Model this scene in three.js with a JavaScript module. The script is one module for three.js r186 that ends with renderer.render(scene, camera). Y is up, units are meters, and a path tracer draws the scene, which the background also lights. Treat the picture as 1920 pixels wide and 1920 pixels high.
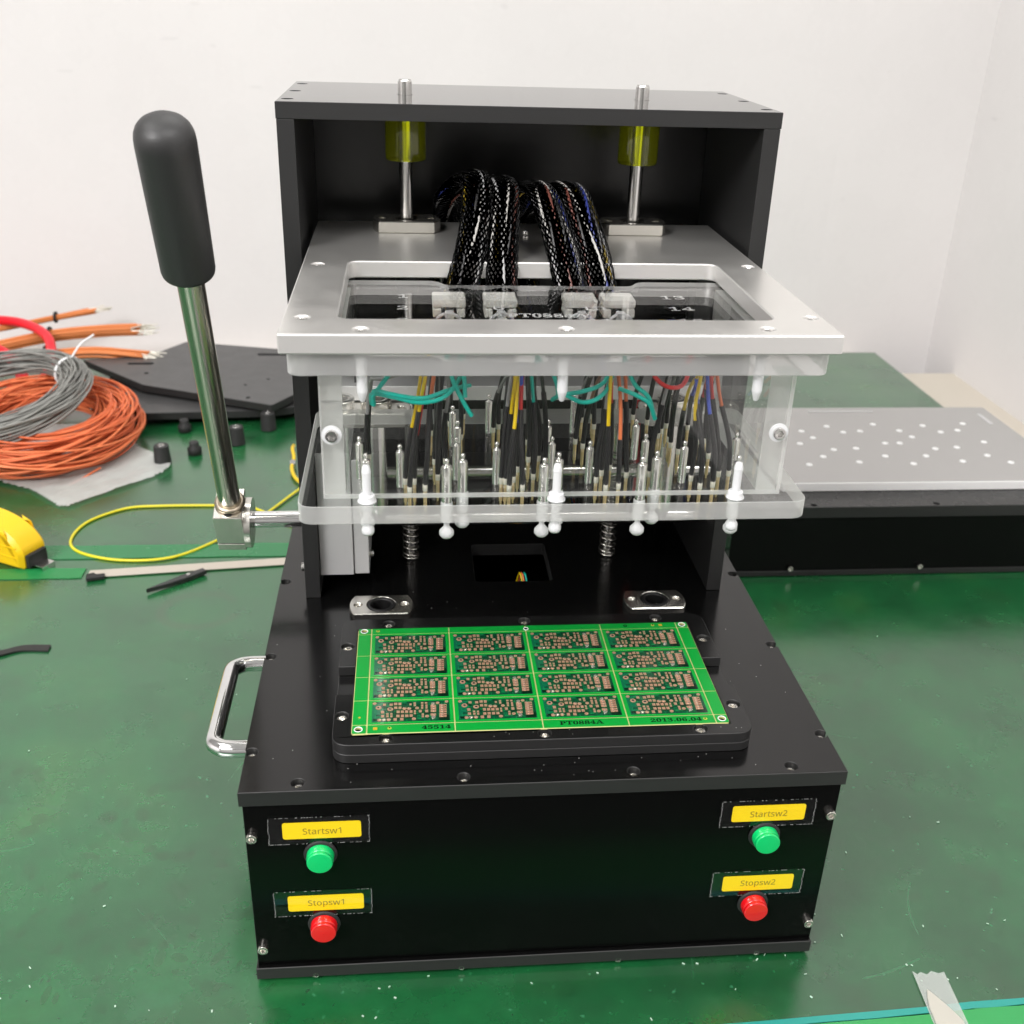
import * as THREE from 'three';
import { RoundedBoxGeometry } from 'three/addons/geometries/RoundedBoxGeometry.js';
import { mergeGeometries } from 'three/addons/utils/BufferGeometryUtils.js';
import { RectAreaLightUniformsLib } from 'three/addons/lights/RectAreaLightUniformsLib.js';
import { TextGeometry } from 'three/addons/geometries/TextGeometry.js';
import { FontLoader } from 'three/addons/loaders/FontLoader.js';
import { ImprovedNoise } from 'three/addons/math/ImprovedNoise.js';

// ---------------------------------------------------------------- camera, light, exposure
RectAreaLightUniformsLib.init();
const scene = new THREE.Scene();
scene.background = new THREE.Color(0x000000);
const camera = new THREE.PerspectiveCamera(50.873, 1, 0.02, 30);
camera.rotation.order = 'YXZ';
camera.position.set(-0.0745, 0.5384, 0.4646);
camera.rotation.set(-0.4554, -0.1032, 0.0332);
camera.focus = 0.66; camera.userData.fStop = 13;
const renderer = new THREE.WebGLRenderer({ antialias: true });
renderer.toneMapping = THREE.LinearToneMapping;
renderer.toneMappingExposure = 0.84;
renderer.shadowMap.enabled = true;
const LAMPS = [  // ceiling light panels: centre x, z, width, depth, intensity
  [-1.0, 0.0, 0.6, 1.2, 5],
  [-1.6, 1.6, 1.2, 1.2, 34],
  [0.38, 0.80, 0.7, 0.6, 16],
  [0.15, -0.85, 1.2, 0.3, 8],
];

// ---------------------------------------------------------------- helpers
let seed = 20130604;
const rnd = () => { seed = (seed * 1664525 + 1013904223) >>> 0; return seed / 4294967296; };
const rr = (a, b) => a + (b - a) * rnd();
const V = (x, y, z) => new THREE.Vector3(x, y, z);
const noise = new ImprovedNoise();
const taken = new Map();
function numbered(name) { const n = taken.get(name) || 0; taken.set(name, n + 1); return n ? `${name}_${String(n).padStart(3, '0')}` : name; }
function shade(o) { o.castShadow = true; o.receiveShadow = true; return o; }
function thing(name, label, category, pos = [0, 0, 0], group) {
  const o = new THREE.Group(); o.name = numbered(name); o.position.set(...pos);
  o.userData = { label, category }; if (group) o.userData.group = group;
  scene.add(o); return o;
}
function part(name, geo, mat, parent, pos, rot) {
  const m = shade(new THREE.Mesh(geo, mat)); m.name = name;
  if (pos) m.position.set(...pos); if (rot) m.rotation.set(...rot);
  parent.add(m); return m;
}
function solo(name, geo, mat, label, category, group) {
  const m = shade(new THREE.Mesh(geo, mat)); m.name = numbered(name);
  m.userData = { label, category }; if (group) m.userData.group = group; scene.add(m); return m;
}
function struct(name, geo, mat, pos) { const m = shade(new THREE.Mesh(geo, mat)); m.name = numbered(name); m.userData.kind = 'structure'; if (pos) m.position.set(...pos); scene.add(m); return m; }
const std = (c, rough, o = {}) => new THREE.MeshPhysicalMaterial({ color: new THREE.Color().setRGB(...(c.length ? c : [c, c, c])), roughness: rough, ...o });
const merge = a => mergeGeometries(a.map(g => (g.index ? g.toNonIndexed() : g)).map(g => { for (const k of Object.keys(g.attributes)) if (!['position', 'normal', 'uv'].includes(k)) g.deleteAttribute(k); g.clearGroups(); return g; }));
// closed rounded polygon; points [x, y, r]
function poly(pts, T = THREE.Shape) {
  const s = new T(), n = pts.length;
  for (let i = 0; i < n; i++) {
    const a = pts[(i + n - 1) % n], b = pts[i], c = pts[(i + 1) % n], r = b[2] || 0;
    const d1 = new THREE.Vector2(a[0] - b[0], a[1] - b[1]).normalize(), d2 = new THREE.Vector2(c[0] - b[0], c[1] - b[1]).normalize();
    const p = [b[0] + d1.x * r, b[1] + d1.y * r], q = [b[0] + d2.x * r, b[1] + d2.y * r];
    if (i === 0) s.moveTo(...p); else s.lineTo(...p);
    if (r) s.quadraticCurveTo(b[0], b[1], ...q);
  }
  s.closePath(); return s;
}
const rect = (x0, x1, z0, z1, r = 0, T) => poly([[x0, -z1, r], [x1, -z1, r], [x1, -z0, r], [x0, -z0, r]], T);
const circ = (x, z, r) => { const p = new THREE.Path(); p.absarc(x, -z, r, 0, Math.PI * 2, true); return p; };
// horizontal plate from a shape drawn in (x, -z)
function slab(shape, y0, y1, bev = 0.0005, holes = [], seg = 6) {
  for (const h of holes) shape.holes.push(h);
  const g = new THREE.ExtrudeGeometry(shape, { depth: y1 - y0 - 2 * bev, bevelEnabled: bev > 0, bevelThickness: bev, bevelSize: bev, bevelOffset: -bev, bevelSegments: 1, curveSegments: seg * 2 });
  g.rotateX(-Math.PI / 2); g.translate(0, y0 + bev, 0); return g;
}
// upright plate facing +z, shape drawn in (x, y)
function upright(shape, z0, z1, bev = 0.0004, holes = []) {
  for (const h of holes) shape.holes.push(h);
  const g = new THREE.ExtrudeGeometry(shape, { depth: z1 - z0 - 2 * bev, bevelEnabled: bev > 0, bevelThickness: bev, bevelSize: bev, bevelOffset: -bev, bevelSegments: 1, curveSegments: 12 });
  g.translate(0, 0, z0 + bev); return g;
}
const box = (x0, x1, y0, y1, z0, z1, r = 0.0005) => { const g = r > 0 ? new RoundedBoxGeometry(x1 - x0, y1 - y0, z1 - z0, 1, r) : new THREE.BoxGeometry(x1 - x0, y1 - y0, z1 - z0); g.translate((x0 + x1) / 2, (y0 + y1) / 2, (z0 + z1) / 2); return g; };
const cyl = (r, h, seg = 20, r2 = r) => new THREE.CylinderGeometry(r2, r, h, seg);
const tube = (pts, r, n = 24, rad = 6, closed = false) => new THREE.TubeGeometry(new THREE.CatmullRomCurve3(pts.map(p => p.isVector3 ? p : V(...p)), closed), n, r, rad, closed);
const lathe = (pts, seg = 20) => new THREE.LatheGeometry(pts.map(p => new THREE.Vector2(...p)), seg);
function along(geo, from, to) { // cylinder-like geometry built along y from 0, laid from one point towards another
  const d = V().subVectors(to, from).normalize(); const q = new THREE.Quaternion().setFromUnitVectors(V(0, 1, 0), d);
  geo.applyQuaternion(q); geo.translate(from.x, from.y, from.z); return geo;
}
function dataTex(w, h, fn, srgb, rep) {
  const d = new Uint8Array(w * h * 4);
  for (let y = 0; y < h; y++) for (let x = 0; x < w; x++) { const c = fn(x, y); const i = (y * w + x) * 4; d[i] = c[0]; d[i + 1] = c[1]; d[i + 2] = c[2]; d[i + 3] = 255; }
  const t = new THREE.DataTexture(d, w, h); t.magFilter = t.minFilter = THREE.LinearFilter; t.wrapS = t.wrapT = THREE.RepeatWrapping;
  if (srgb) t.colorSpace = THREE.SRGBColorSpace; if (rep) t.repeat.set(...rep); t.needsUpdate = true; return t;
}
const fontSans = await new FontLoader().loadAsync('fonts/droid/droid_sans_regular.typeface.json');
const fontSerif = await new FontLoader().loadAsync('fonts/droid/droid_serif_bold.typeface.json');
const fontSerifR = await new FontLoader().loadAsync('fonts/droid/droid_serif_regular.typeface.json');
function letters(str, size, font, wx = 1, depth = 0.00012) {
  const g = new TextGeometry(str, { font, size, depth, curveSegments: 3, bevelEnabled: false });
  g.computeBoundingBox(); const b = g.boundingBox; g.translate(-(b.min.x + b.max.x) / 2, -(b.min.y + b.max.y) / 2, 0); g.scale(wx, 1, 1); return g;
}

// ---------------------------------------------------------------- materials
const streak = (u, amp, w = 256, h = 256, base = 128) => dataTex(w, h, (x, y) => { const v = base + amp * noise.noise(x / 90 + u, y * 0.9, u) + amp * 0.6 * noise.noise(x / 25, y * 1.7 + 3, u + 2); return [v, v, v]; });
const smudge = dataTex(512, 512, (x, y) => { const n = noise.noise(x / 60, y / 60, 4.2) * 0.5 + noise.noise(x / 17, y / 17, 9.1) * 0.25 + noise.noise(x / 5, y / 5, 2.1) * 0.12; const v = 150 + 95 * n; return [v, v, v]; });

const softM = dataTex(512, 512, (x, y) => { const v = 205 + 26 * noise.noise(x / 70, y / 70, 4.2) + 14 * noise.noise(x / 19, y / 19, 9.1) + 7 * noise.noise(x / 5, y / 5, 2.1); return [v, v, v]; }); softM.repeat.set(6, 6);
const streakM = streak(1.3, 60); streakM.repeat.set(9, 60);
const M = {
  black: std(0.006, 0.26, { roughnessMap: softM }),
  blackTop: std(0.0025, 0.22, { roughnessMap: softM }),
  blackEdge: std(0.014, 0.5, { bumpMap: streakM, bumpScale: 0.00003 }),
  blackMatte: std(0.012, 0.6),
  panel: std(0.0016, 0.26, { roughnessMap: softM, specularIntensity: 0.32 }),
  alu: std([0.75, 0.74, 0.71], 0.40, { metalness: 0.85, roughnessMap: softM, bumpMap: streakM, bumpScale: 0.00002 }),
  aluEdge: std([0.67, 0.66, 0.64], 0.40, { metalness: 0.6, bumpMap: streakM, bumpScale: 0.00002 }),
  aluSatin: std([0.62, 0.62, 0.62], 0.5, { metalness: 0.6 }),
  steel: std([0.66, 0.65, 0.63], 0.22, { metalness: 1 }),
  chrome: std([0.78, 0.78, 0.78], 0.10, { metalness: 1 }),
  nickel: std([0.70, 0.68, 0.63], 0.26, { metalness: 1 }),
  brass: std([0.75, 0.58, 0.30], 0.3, { metalness: 0.9 }),
  tin: std([0.8, 0.77, 0.68], 0.35, { metalness: 0.7 }),
  dark: std(0.004, 0.5),
  block: std([0.985, 0.99, 0.985], 0.0, { transmission: 1, thickness: 0.0116, ior: 1.49 }),
  pane: std([0.985, 0.99, 0.985], 0.0, { transmission: 1, thickness: 0, ior: 1.49 }),
  paneEdge: std([0.90, 0.90, 0.89], 0.58, { transmission: 0.78, thickness: 0, ior: 1.49 }),
  nylon: std([0.82, 0.83, 0.84], 0.45, { transmission: 0.25, thickness: 0 }),
  nylonPad: std([0.80, 0.79, 0.74], 0.5),
  bumper: std([0.90, 0.95, 0.06], 0.06, { transmission: 0.93, thickness: 0, ior: 1.5 }),
  rubber: std(0.018, 0.62),
  shrink: std(0.008, 0.38),
  white: std(0.82, 0.5),
  ink: std(0.008, 0.6),
};
const wireCol = { teal: [0.0, 0.45, 0.36], grey: [0.30, 0.30, 0.30], yellow: [0.75, 0.52, 0.0], brown: [0.26, 0.13, 0.08], pale: [0.34, 0.33, 0.31], gold: [0.42, 0.30, 0.03], navy: [0.02, 0.03, 0.16], rust: [0.12, 0.04, 0.03], blue: [0.04, 0.08, 0.5], red: [0.62, 0.02, 0.02], orange: [0.75, 0.18, 0.06], black: [0.01, 0.01, 0.01], white: [0.7, 0.7, 0.7] };
const wireMat = Object.fromEntries(Object.entries(wireCol).map(([k, c]) => [k, std(c, 0.35)]));

// ---------------------------------------------------------------- room
const wallTex = dataTex(1024, 1024, (x, y) => {
  let v = 242 + 3 * noise.noise(x / 130, y / 130, 1.7) + 1.2 * noise.noise(x / 30, y / 30, 5.7) + 0.8 * noise.noise(x / 6, y / 6, 8.7);
  const s = noise.noise(x / 22 + 40, y / 9, 3.3); if (s > 0.70) v -= (s - 0.70) * 60;
  return [v, v - 3, v - 4];
}, true);
wallTex.repeat.set(0.55, 0.55);
const wallMat = std(0.84, 0.8, { map: wallTex });
const metreUV = (w, h, d) => { const g = new THREE.BoxGeometry(w, h, d); const p = g.attributes.position, n = g.attributes.normal, u = g.attributes.uv; for (let i = 0; i < p.count; i++) { const ax = Math.abs(n.getX(i)), ay = Math.abs(n.getY(i)); if (ax > 0.5) u.setXY(i, p.getZ(i), p.getY(i)); else if (ay > 0.5) u.setXY(i, p.getX(i), p.getZ(i)); else u.setXY(i, p.getX(i), p.getY(i)); } return g; };
struct('wall_back', metreUV(4.2, 2.9, 0.12), wallMat, [-1.2, 0.6, -1.36]);
struct('wall_right', metreUV(0.12, 2.9, 4.3), wallMat, [0.90, 0.6, 0.85]);
struct('wall_left', metreUV(0.12, 2.9, 4.3), wallMat, [-3.3, 0.6, 0.85]);
struct('wall_front', metreUV(4.2, 2.9, 0.12), std([0.25, 0.25, 0.24], 0.8), [-1.2, 0.6, 3.0]);
struct('floor', metreUV(4.4, 0.1, 4.6), std([0.05, 0.05, 0.05], 0.6), [-1.2, -0.8, 0.85]);
struct('ceiling', metreUV(4.4, 0.1, 4.6), std(0.8, 0.9), [-1.2, 2.0, 0.85]);
const gapStripMat = std([0.58, 0.535, 0.46], 0.6);  // beige strips added to darken the shaded gap between bench and walls
struct('gap_strip', metreUV(0.125, 0.06, 1.6), gapStripMat, [0.7775, -0.06, -0.4]);
struct('gap_strip', metreUV(2.0, 0.06, 0.065), gapStripMat, [-0.30, -0.06, -1.2675]);
LAMPS.forEach(([x, z, w, d, k], i) => {
  const t = thing('ceiling_lamp', ['long white light panel on the ceiling over the wire coils', 'large square white light panel on the ceiling far in front of the bench', 'small white light panel on the ceiling near the right wall', 'narrow white light panel on the ceiling near the back wall'][i], 'ceiling lamp', [x, 1.945, z]);
  part('lamp_frame', box(-w / 2 - 0.02, w / 2 + 0.02, -0.012, 0.005, -d / 2 - 0.02, d / 2 + 0.02, 0), M.white, t);
  part('lamp_diffuser', box(-w / 2, w / 2, -0.018, -0.0125, -d / 2, d / 2, 0), std(0.5, 0.5, { emissive: new THREE.Color(1, 0.98, 0.94), emissiveIntensity: 2 }), t);
  const L = new THREE.RectAreaLight(new THREE.Color(1, 0.98, 0.975), k, w, d); L.position.set(x, 1.92, z); L.lookAt(x, 0, z); scene.add(L);
});

// ---------------------------------------------------------------- workbench with green mat
{
  const X0 = -1.1, X1 = 0.705, Z0 = -1.22, Z1 = 0.10, CW = 2048, CH = 1498;
  const cv = document.createElement('canvas'); cv.width = CW; cv.height = CH; const c = cv.getContext('2d');
  const im = c.createImageData(CW, CH);
  for (let y = 0; y < CH; y++) for (let x = 0; x < CW; x++) {
    const i = (y * CW + x) * 4, a = noise.noise(x / 220, y / 220, 0.3), b = noise.noise(x / 55, y / 55, 7.7), d = noise.noise(x / 12, y / 12, 3.1), e = noise.noise(x / 3, y / 3, 1.9);
    const f = 1 + 0.14 * a + 0.16 * b + 0.08 * d + 0.04 * e, k = Math.max(0, b * 0.6 + a * 0.5 - 0.25);
    im.data[i] = 19 * f + 34 * k; im.data[i + 1] = 82 * f - 6 * k; im.data[i + 2] = 43 * f - 8 * k; im.data[i + 3] = 255;
  }
  c.putImageData(im, 0, 0);
  const P = (x, z) => [(x - X0) / (X1 - X0) * CW, (z - Z0) / (Z1 - Z0) * CH], S = CW / (X1 - X0);
  const blob = (x, z, r, col, a, sq = 0.6) => { const [u, v] = P(x, z); c.save(); c.translate(u, v); c.rotate(rr(0, 3)); c.scale(1, sq); const g = c.createRadialGradient(0, 0, 0, 0, 0, r * S); g.addColorStop(0, `rgba(${col},${a})`); g.addColorStop(0.75, `rgba(${col},${a * 0.7})`); g.addColorStop(1, `rgba(${col},0)`); c.fillStyle = g; c.beginPath(); c.arc(0, 0, r * S, 0, 7); c.fill(); c.restore(); };
  // worn and dirty patches
  for (let i = 0; i < 420; i++) blob(rr(X0, X1), rr(Z0, Z1), rr(0.006, 0.045), rnd() < 0.55 ? '44,58,28' : rnd() < 0.5 ? '78,110,84' : '20,70,40', rr(0.05, 0.20), rr(0.25, 1));
  for (let i = 0; i < 190; i++) blob(-0.28 + 0.2 * (rnd() + rnd() - 1), -0.07 + 0.16 * (rnd() + rnd() - 1), rr(0.0012, 0.009), '28,52,26', rr(0.12, 0.42), rr(0.3, 1));
  for (let i = 0; i < 150; i++) blob(rr(0.17, 0.6), rr(-0.45, 0.05), rr(0.0015, 0.016), '34,56,30', rr(0.10, 0.34), rr(0.3, 1));
  const stroke = (pts, w, col, a) => { c.strokeStyle = `rgba(${col},${a})`; c.lineWidth = w * S; c.lineCap = 'round'; for (let k = 0; k < 3; k++) { c.lineWidth = w * S * (1 - k * 0.28); c.beginPath(); pts.forEach(([x, z], i) => { const [u, v] = P(x, z); if (i) c.lineTo(u, v); else c.moveTo(u, v); }); c.stroke(); } };
  const arcPts = (x, z, r, a0, a1, sx = 1) => Array.from({ length: 18 }, (_, i) => { const a = a0 + (a1 - a0) * i / 17; return [x + sx * r * Math.cos(a), z + r * Math.sin(a)]; });
  stroke(arcPts(-0.275, -0.428, 0.03, 0.4, 5.6, 1.2), 0.012, '70,72,50', 0.16);       // stain ring beyond the lever
  stroke([[-0.40, -0.155], [-0.37, -0.163], [-0.34, -0.162], [-0.31, -0.15], [-0.285, -0.132], [-0.27, -0.118]], 0.004, '40,84,52', 0.13);
  stroke([[-0.335, -0.205], [-0.325, -0.18], [-0.305, -0.158]], 0.002, '40,84,52', 0.12);
  stroke([[-0.276, -0.19], [-0.30, -0.16], [-0.318, -0.135], [-0.325, -0.12]], 0.002, '40,84,52', 0.12);
  stroke([[-0.31, -0.105], [-0.28, -0.09], [-0.262, -0.09]], 0.003, '40,84,52', 0.12);
  stroke([[-0.235, -0.05], [-0.255, -0.025], [-0.262, 0.0]], 0.004, '40,84,52', 0.12);
  for (let i = 0; i < 130; i++) { const x = rr(-0.6, 0.6), z = rr(-0.6, 0.06), a = rr(0, 6.28), L = rr(0.006, 0.05), q = rr(-0.4, 0.4); stroke(Array.from({ length: 8 }, (_, k) => [x + L * k / 7 * Math.cos(a + q * k / 7), z + L * k / 7 * Math.sin(a + q * k / 7)]), rr(0.0004, 0.0014), rnd() < 0.6 ? '22,44,26' : '92,136,108', rr(0.05, 0.16)); }
  blob(-0.255, -0.262, 0.009, '60,76,44', 0.4, 0.9); blob(-0.228, -0.262, 0.008, '60,76,44', 0.3, 0.9);
  for (let i = 0; i < 700; i++) { const near = rnd() < 0.6; const [u, v] = P(near ? rr(-0.42, 0.4) : rr(X0, X1), near ? rr(-0.2, 0.07) : rr(Z0, Z1)); const L = rr(0.5, 2.2); c.strokeStyle = rnd() < 0.55 ? `rgba(110,170,140,${rr(0.2, 0.7)})` : `rgba(24,46,28,${rr(0.3, 0.8)})`; c.lineWidth = rr(0.5, 1.5); c.beginPath(); c.moveTo(u, v); c.lineTo(u + rr(-L, L), v + rr(-L, L)); c.stroke(); }
  const t = new THREE.CanvasTexture(cv); t.colorSpace = THREE.SRGBColorSpace; t.magFilter = THREE.LinearFilter; t.anisotropy = 8;
  const g = box(X0, X1, -0.003, 0, Z0, Z1, 0); const pos = g.attributes.position, uv = g.attributes.uv;
  for (let i = 0; i < pos.count; i++) uv.setXY(i, (pos.getX(i) - X0) / (X1 - X0), 1 - (pos.getZ(i) - Z0) / (Z1 - Z0));
  const rt = smudge.clone(); rt.repeat.set(5, 4); rt.needsUpdate = true;
  const bench = thing('workbench', 'workbench against the white walls covered with a stained green rubber mat', 'workbench');
  part('green_mat', g, std(1, 0.40, { map: t, roughnessMap: rt, bumpMap: rt, bumpScale: 0.0003, ior: 1.75, clearcoat: 0.6, clearcoatRoughness: 0.26 }), bench);
  part('bench_top', box(X0, X1, -0.032, -0.0035, Z0, Z1, 0.001), std([0.3, 0.28, 0.25], 0.6), bench);
  for (const [x, z] of [[-1.05, -1.15], [0.65, -1.15], [-1.05, 0.03], [0.65, 0.03]]) part('bench_leg', box(x - 0.025, x + 0.025, -0.75, -0.0325, z - 0.025, z + 0.025, 0), std(0.3, 0.5), bench);
  const tapeMat = std([0.03, 0.27, 0.075], 0.4, { roughnessMap: rt });
  const wob = (x0, x1, z0, z1, amp) => { const n = 60, a = [], b = []; for (let i = 0; i <= n; i++) { const x = x0 + (x1 - x0) * i / n; a.push([x, -(z1(x) + amp * noise.noise(x * 60, 0.5, 2))]); b.push([x, -(z0(x) + amp * noise.noise(x * 70, 8.5, 2))]); } return slab(poly([...a, ...b.reverse()]), 0.0004, 0.0010, 0); };
  part('seam_tape', wob(X0, 0.70, x => -0.560, x => -0.532, 0.002), std([0.018, 0.165, 0.055], 0.4, { roughnessMap: rt }), bench);
  part('seam_tape', wob(X0, -0.40, x => -0.512, x => -0.492, 0.001), std([0.012, 0.19, 0.05], 0.35), bench);
  part('edge_tape', wob(X0, X1, x => 0.0525 - 0.035 * (x - 0.14), x => 0.0995, 0.0015), tapeMat, bench);
  part('edge_tape', wob(X0, X1, x => 0.0475 - 0.035 * (x - 0.14), x => 0.0520 - 0.035 * (x - 0.14), 0.0008), std([0.02, 0.26, 0.22], 0.4), bench);
  // pale slivers of plastic scattered on the mat
  const fl = []; for (let i = 0; i < 90; i++) { const b = new THREE.BoxGeometry(rr(0.0006, 0.002), 0.0004, rr(0.0004, 0.001)); b.rotateY(rr(0, 3)); b.translate(i < 55 ? rr(-0.36, 0.36) : rr(-0.6, 0.65), 0.0005, i < 55 ? rr(-0.03, 0.048) : rr(-0.45, 0.04)); fl.push(b); }
  const d = solo('plastic_scrap', merge(fl), std([0.42, 0.55, 0.45], 0.5), 'tiny pale scraps of plastic scattered over the green mat', 'scraps'); d.userData.kind = 'stuff';
}

// ---------------------------------------------------------------- screws
function socketHead(r, h) { // cap head with hexagonal socket, top at y = 0
  const s = new THREE.Shape(); s.absarc(0, 0, r, 0, Math.PI * 2); const hx = new THREE.Path(); for (let i = 0; i < 6; i++) { const a = i * Math.PI / 3; i ? hx.lineTo(r * 0.52 * Math.cos(a), -r * 0.52 * Math.sin(a)) : hx.moveTo(r * 0.52, 0); } hx.closePath(); s.holes.push(hx);
  const b = r * 0.12, g = new THREE.ExtrudeGeometry(s, { depth: h - b, bevelEnabled: true, bevelThickness: b, bevelSize: b, bevelOffset: -b, bevelSegments: 2, curveSegments: 10 }); g.rotateX(-Math.PI / 2); g.translate(0, -h, 0);
  const f = cyl(r * 0.8, h * 0.3, 12); f.translate(0, -h * 0.75, 0); return merge([g, f]);
}
const SC = { cap: socketHead(0.0028, 0.003), big: socketHead(0.0032, 0.003), panel: socketHead(0.003, 0.0032), small: socketHead(0.002, 0.002) };
const screwUp = (parent, x, y, z, k = 'cap', m = M.nickel) => part('screw', SC[k], m, parent, [x, y, z], [0, rr(0, 6), 0]);
const screwFront = (parent, x, y, z, k = 'panel', m = M.nickel) => part('screw', SC[k], m, parent, [x, y, z], [Math.PI / 2, 0, 0]);

// ---------------------------------------------------------------- the test fixture
const fx = thing('test_fixture', 'black bench test fixture with a hand lever, clear probe box and start and stop buttons', 'test fixture');
const HB = 0.1436, HT = 0.4743;
{ // base box
  const holes = [], sc = [[-0.1385, -0.0058], [-0.0478, -0.0058], [0.0478, -0.0058], [0.1388, -0.0055]];
  for (const z of [-0.0335, -0.130, -0.227]) sc.push([-0.1667, z], [0.1663, z]);
  for (const [x, z] of sc) if (Math.abs(x) < 0.16) holes.push(circ(x, z, 0.0036));
  for (const s of [-1, 1]) holes.push(circ(s * 0.0965, -0.184, 0.0095));
  holes.push(rect(-0.0285, 0.0285, -0.280, -0.222, 0.003, THREE.Path));
  // side screws sit in notches cut into the plate edge
  const out = []; out.push([-0.17, 0.0, 0.0008], [0.17, 0.0, 0.0008]);
  const s = new THREE.Shape(); s.moveTo(-0.17, -0.001); s.lineTo(0.17, -0.001);
  for (const z of [-0.0335, -0.130, -0.227]) { s.lineTo(0.17, -z - 0.0014); s.absarc(0.1663, -z, 0.0036, -0.4, 0.4, true); s.lineTo(0.17, -z + 0.0014); }
  s.lineTo(0.17, 0.345); s.lineTo(-0.17, 0.345);
  for (const z of [-0.227, -0.130, -0.0335]) { s.lineTo(-0.17, -z + 0.0014); s.absarc(-0.1667, -z, 0.0036, Math.PI - 0.4, Math.PI + 0.4, true); s.lineTo(-0.17, -z - 0.0014); }
  s.closePath();
  const top = part('base_top_plate', slab(s, HB - 0.0097, HB, 0.0003, holes), [M.blackTop, M.blackEdge], fx);
  for (const [x, z] of sc) screwUp(top, x, HB - 0.0032, z, 'cap');
  const fp = part('front_panel', upright(poly([[-0.1685, 0.0125], [0.1685, 0.0125], [0.1685, HB - 0.0099], [-0.1685, HB - 0.0099]]), -0.008, -0.0006, 0.0003), [M.panel, M.blackEdge], fx);
  for (const [x, y] of [[-0.1648, 0.1117], [-0.1645, 0.0265], [0.1648, 0.1122], [0.1648, 0.0265]]) screwFront(fp, x, y, 0.0026);
  for (const s of [-1, 1]) part('side_panel', box(s > 0 ? 0.1605 : -0.1685, s > 0 ? 0.1685 : -0.1605, 0.0125, HB - 0.0099, -0.344, -0.0082, 0.0003), M.panel, fx);
  part('rear_panel', box(-0.1602, 0.1602, 0.0125, HB - 0.0099, -0.344, -0.336, 0.0003), M.panel, fx);
  const bp = part('bottom_plate', slab(rect(-0.1695, 0.1688, -0.345, 0.0022, 0.0005), 0.0030, 0.0119, 0.0004), [M.blackTop, M.blackEdge], fx);
  for (const x of [-0.135, -0.048, 0.048, 0.135]) part('screw', SC.small, M.nickel, bp, [x, 0.0040, 0.0022], [Math.PI / 2, 0, 0]);
  for (const x of [-0.14, 0.14]) for (const z of [-0.02, -0.32]) part('rubber_foot', cyl(0.010, 0.0030, 20), M.rubber, fx, [x, 0.0015, z]);
  // printed cable board inside the opening
  const w = part('inner_board', box(-0.035, 0.035, 0.078, 0.080, -0.290, -0.210, 0.0003), std([0.004, 0.008, 0.03], 0.4), fx);
  for (const [k, x] of [['orange', 0.0065], ['yellow', 0.0050], ['teal', 0.0085]]) part('loose_wire', tube([[x - 0.002, 0.0801, -0.262], [x - 0.003, 0.105, -0.256], [x, 0.132, -0.246], [x + 0.001, 0.141, -0.238], [x + 0.004, 0.125, -0.228]], 0.0007, 24, 6), wireMat[k], fx);
}
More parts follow.
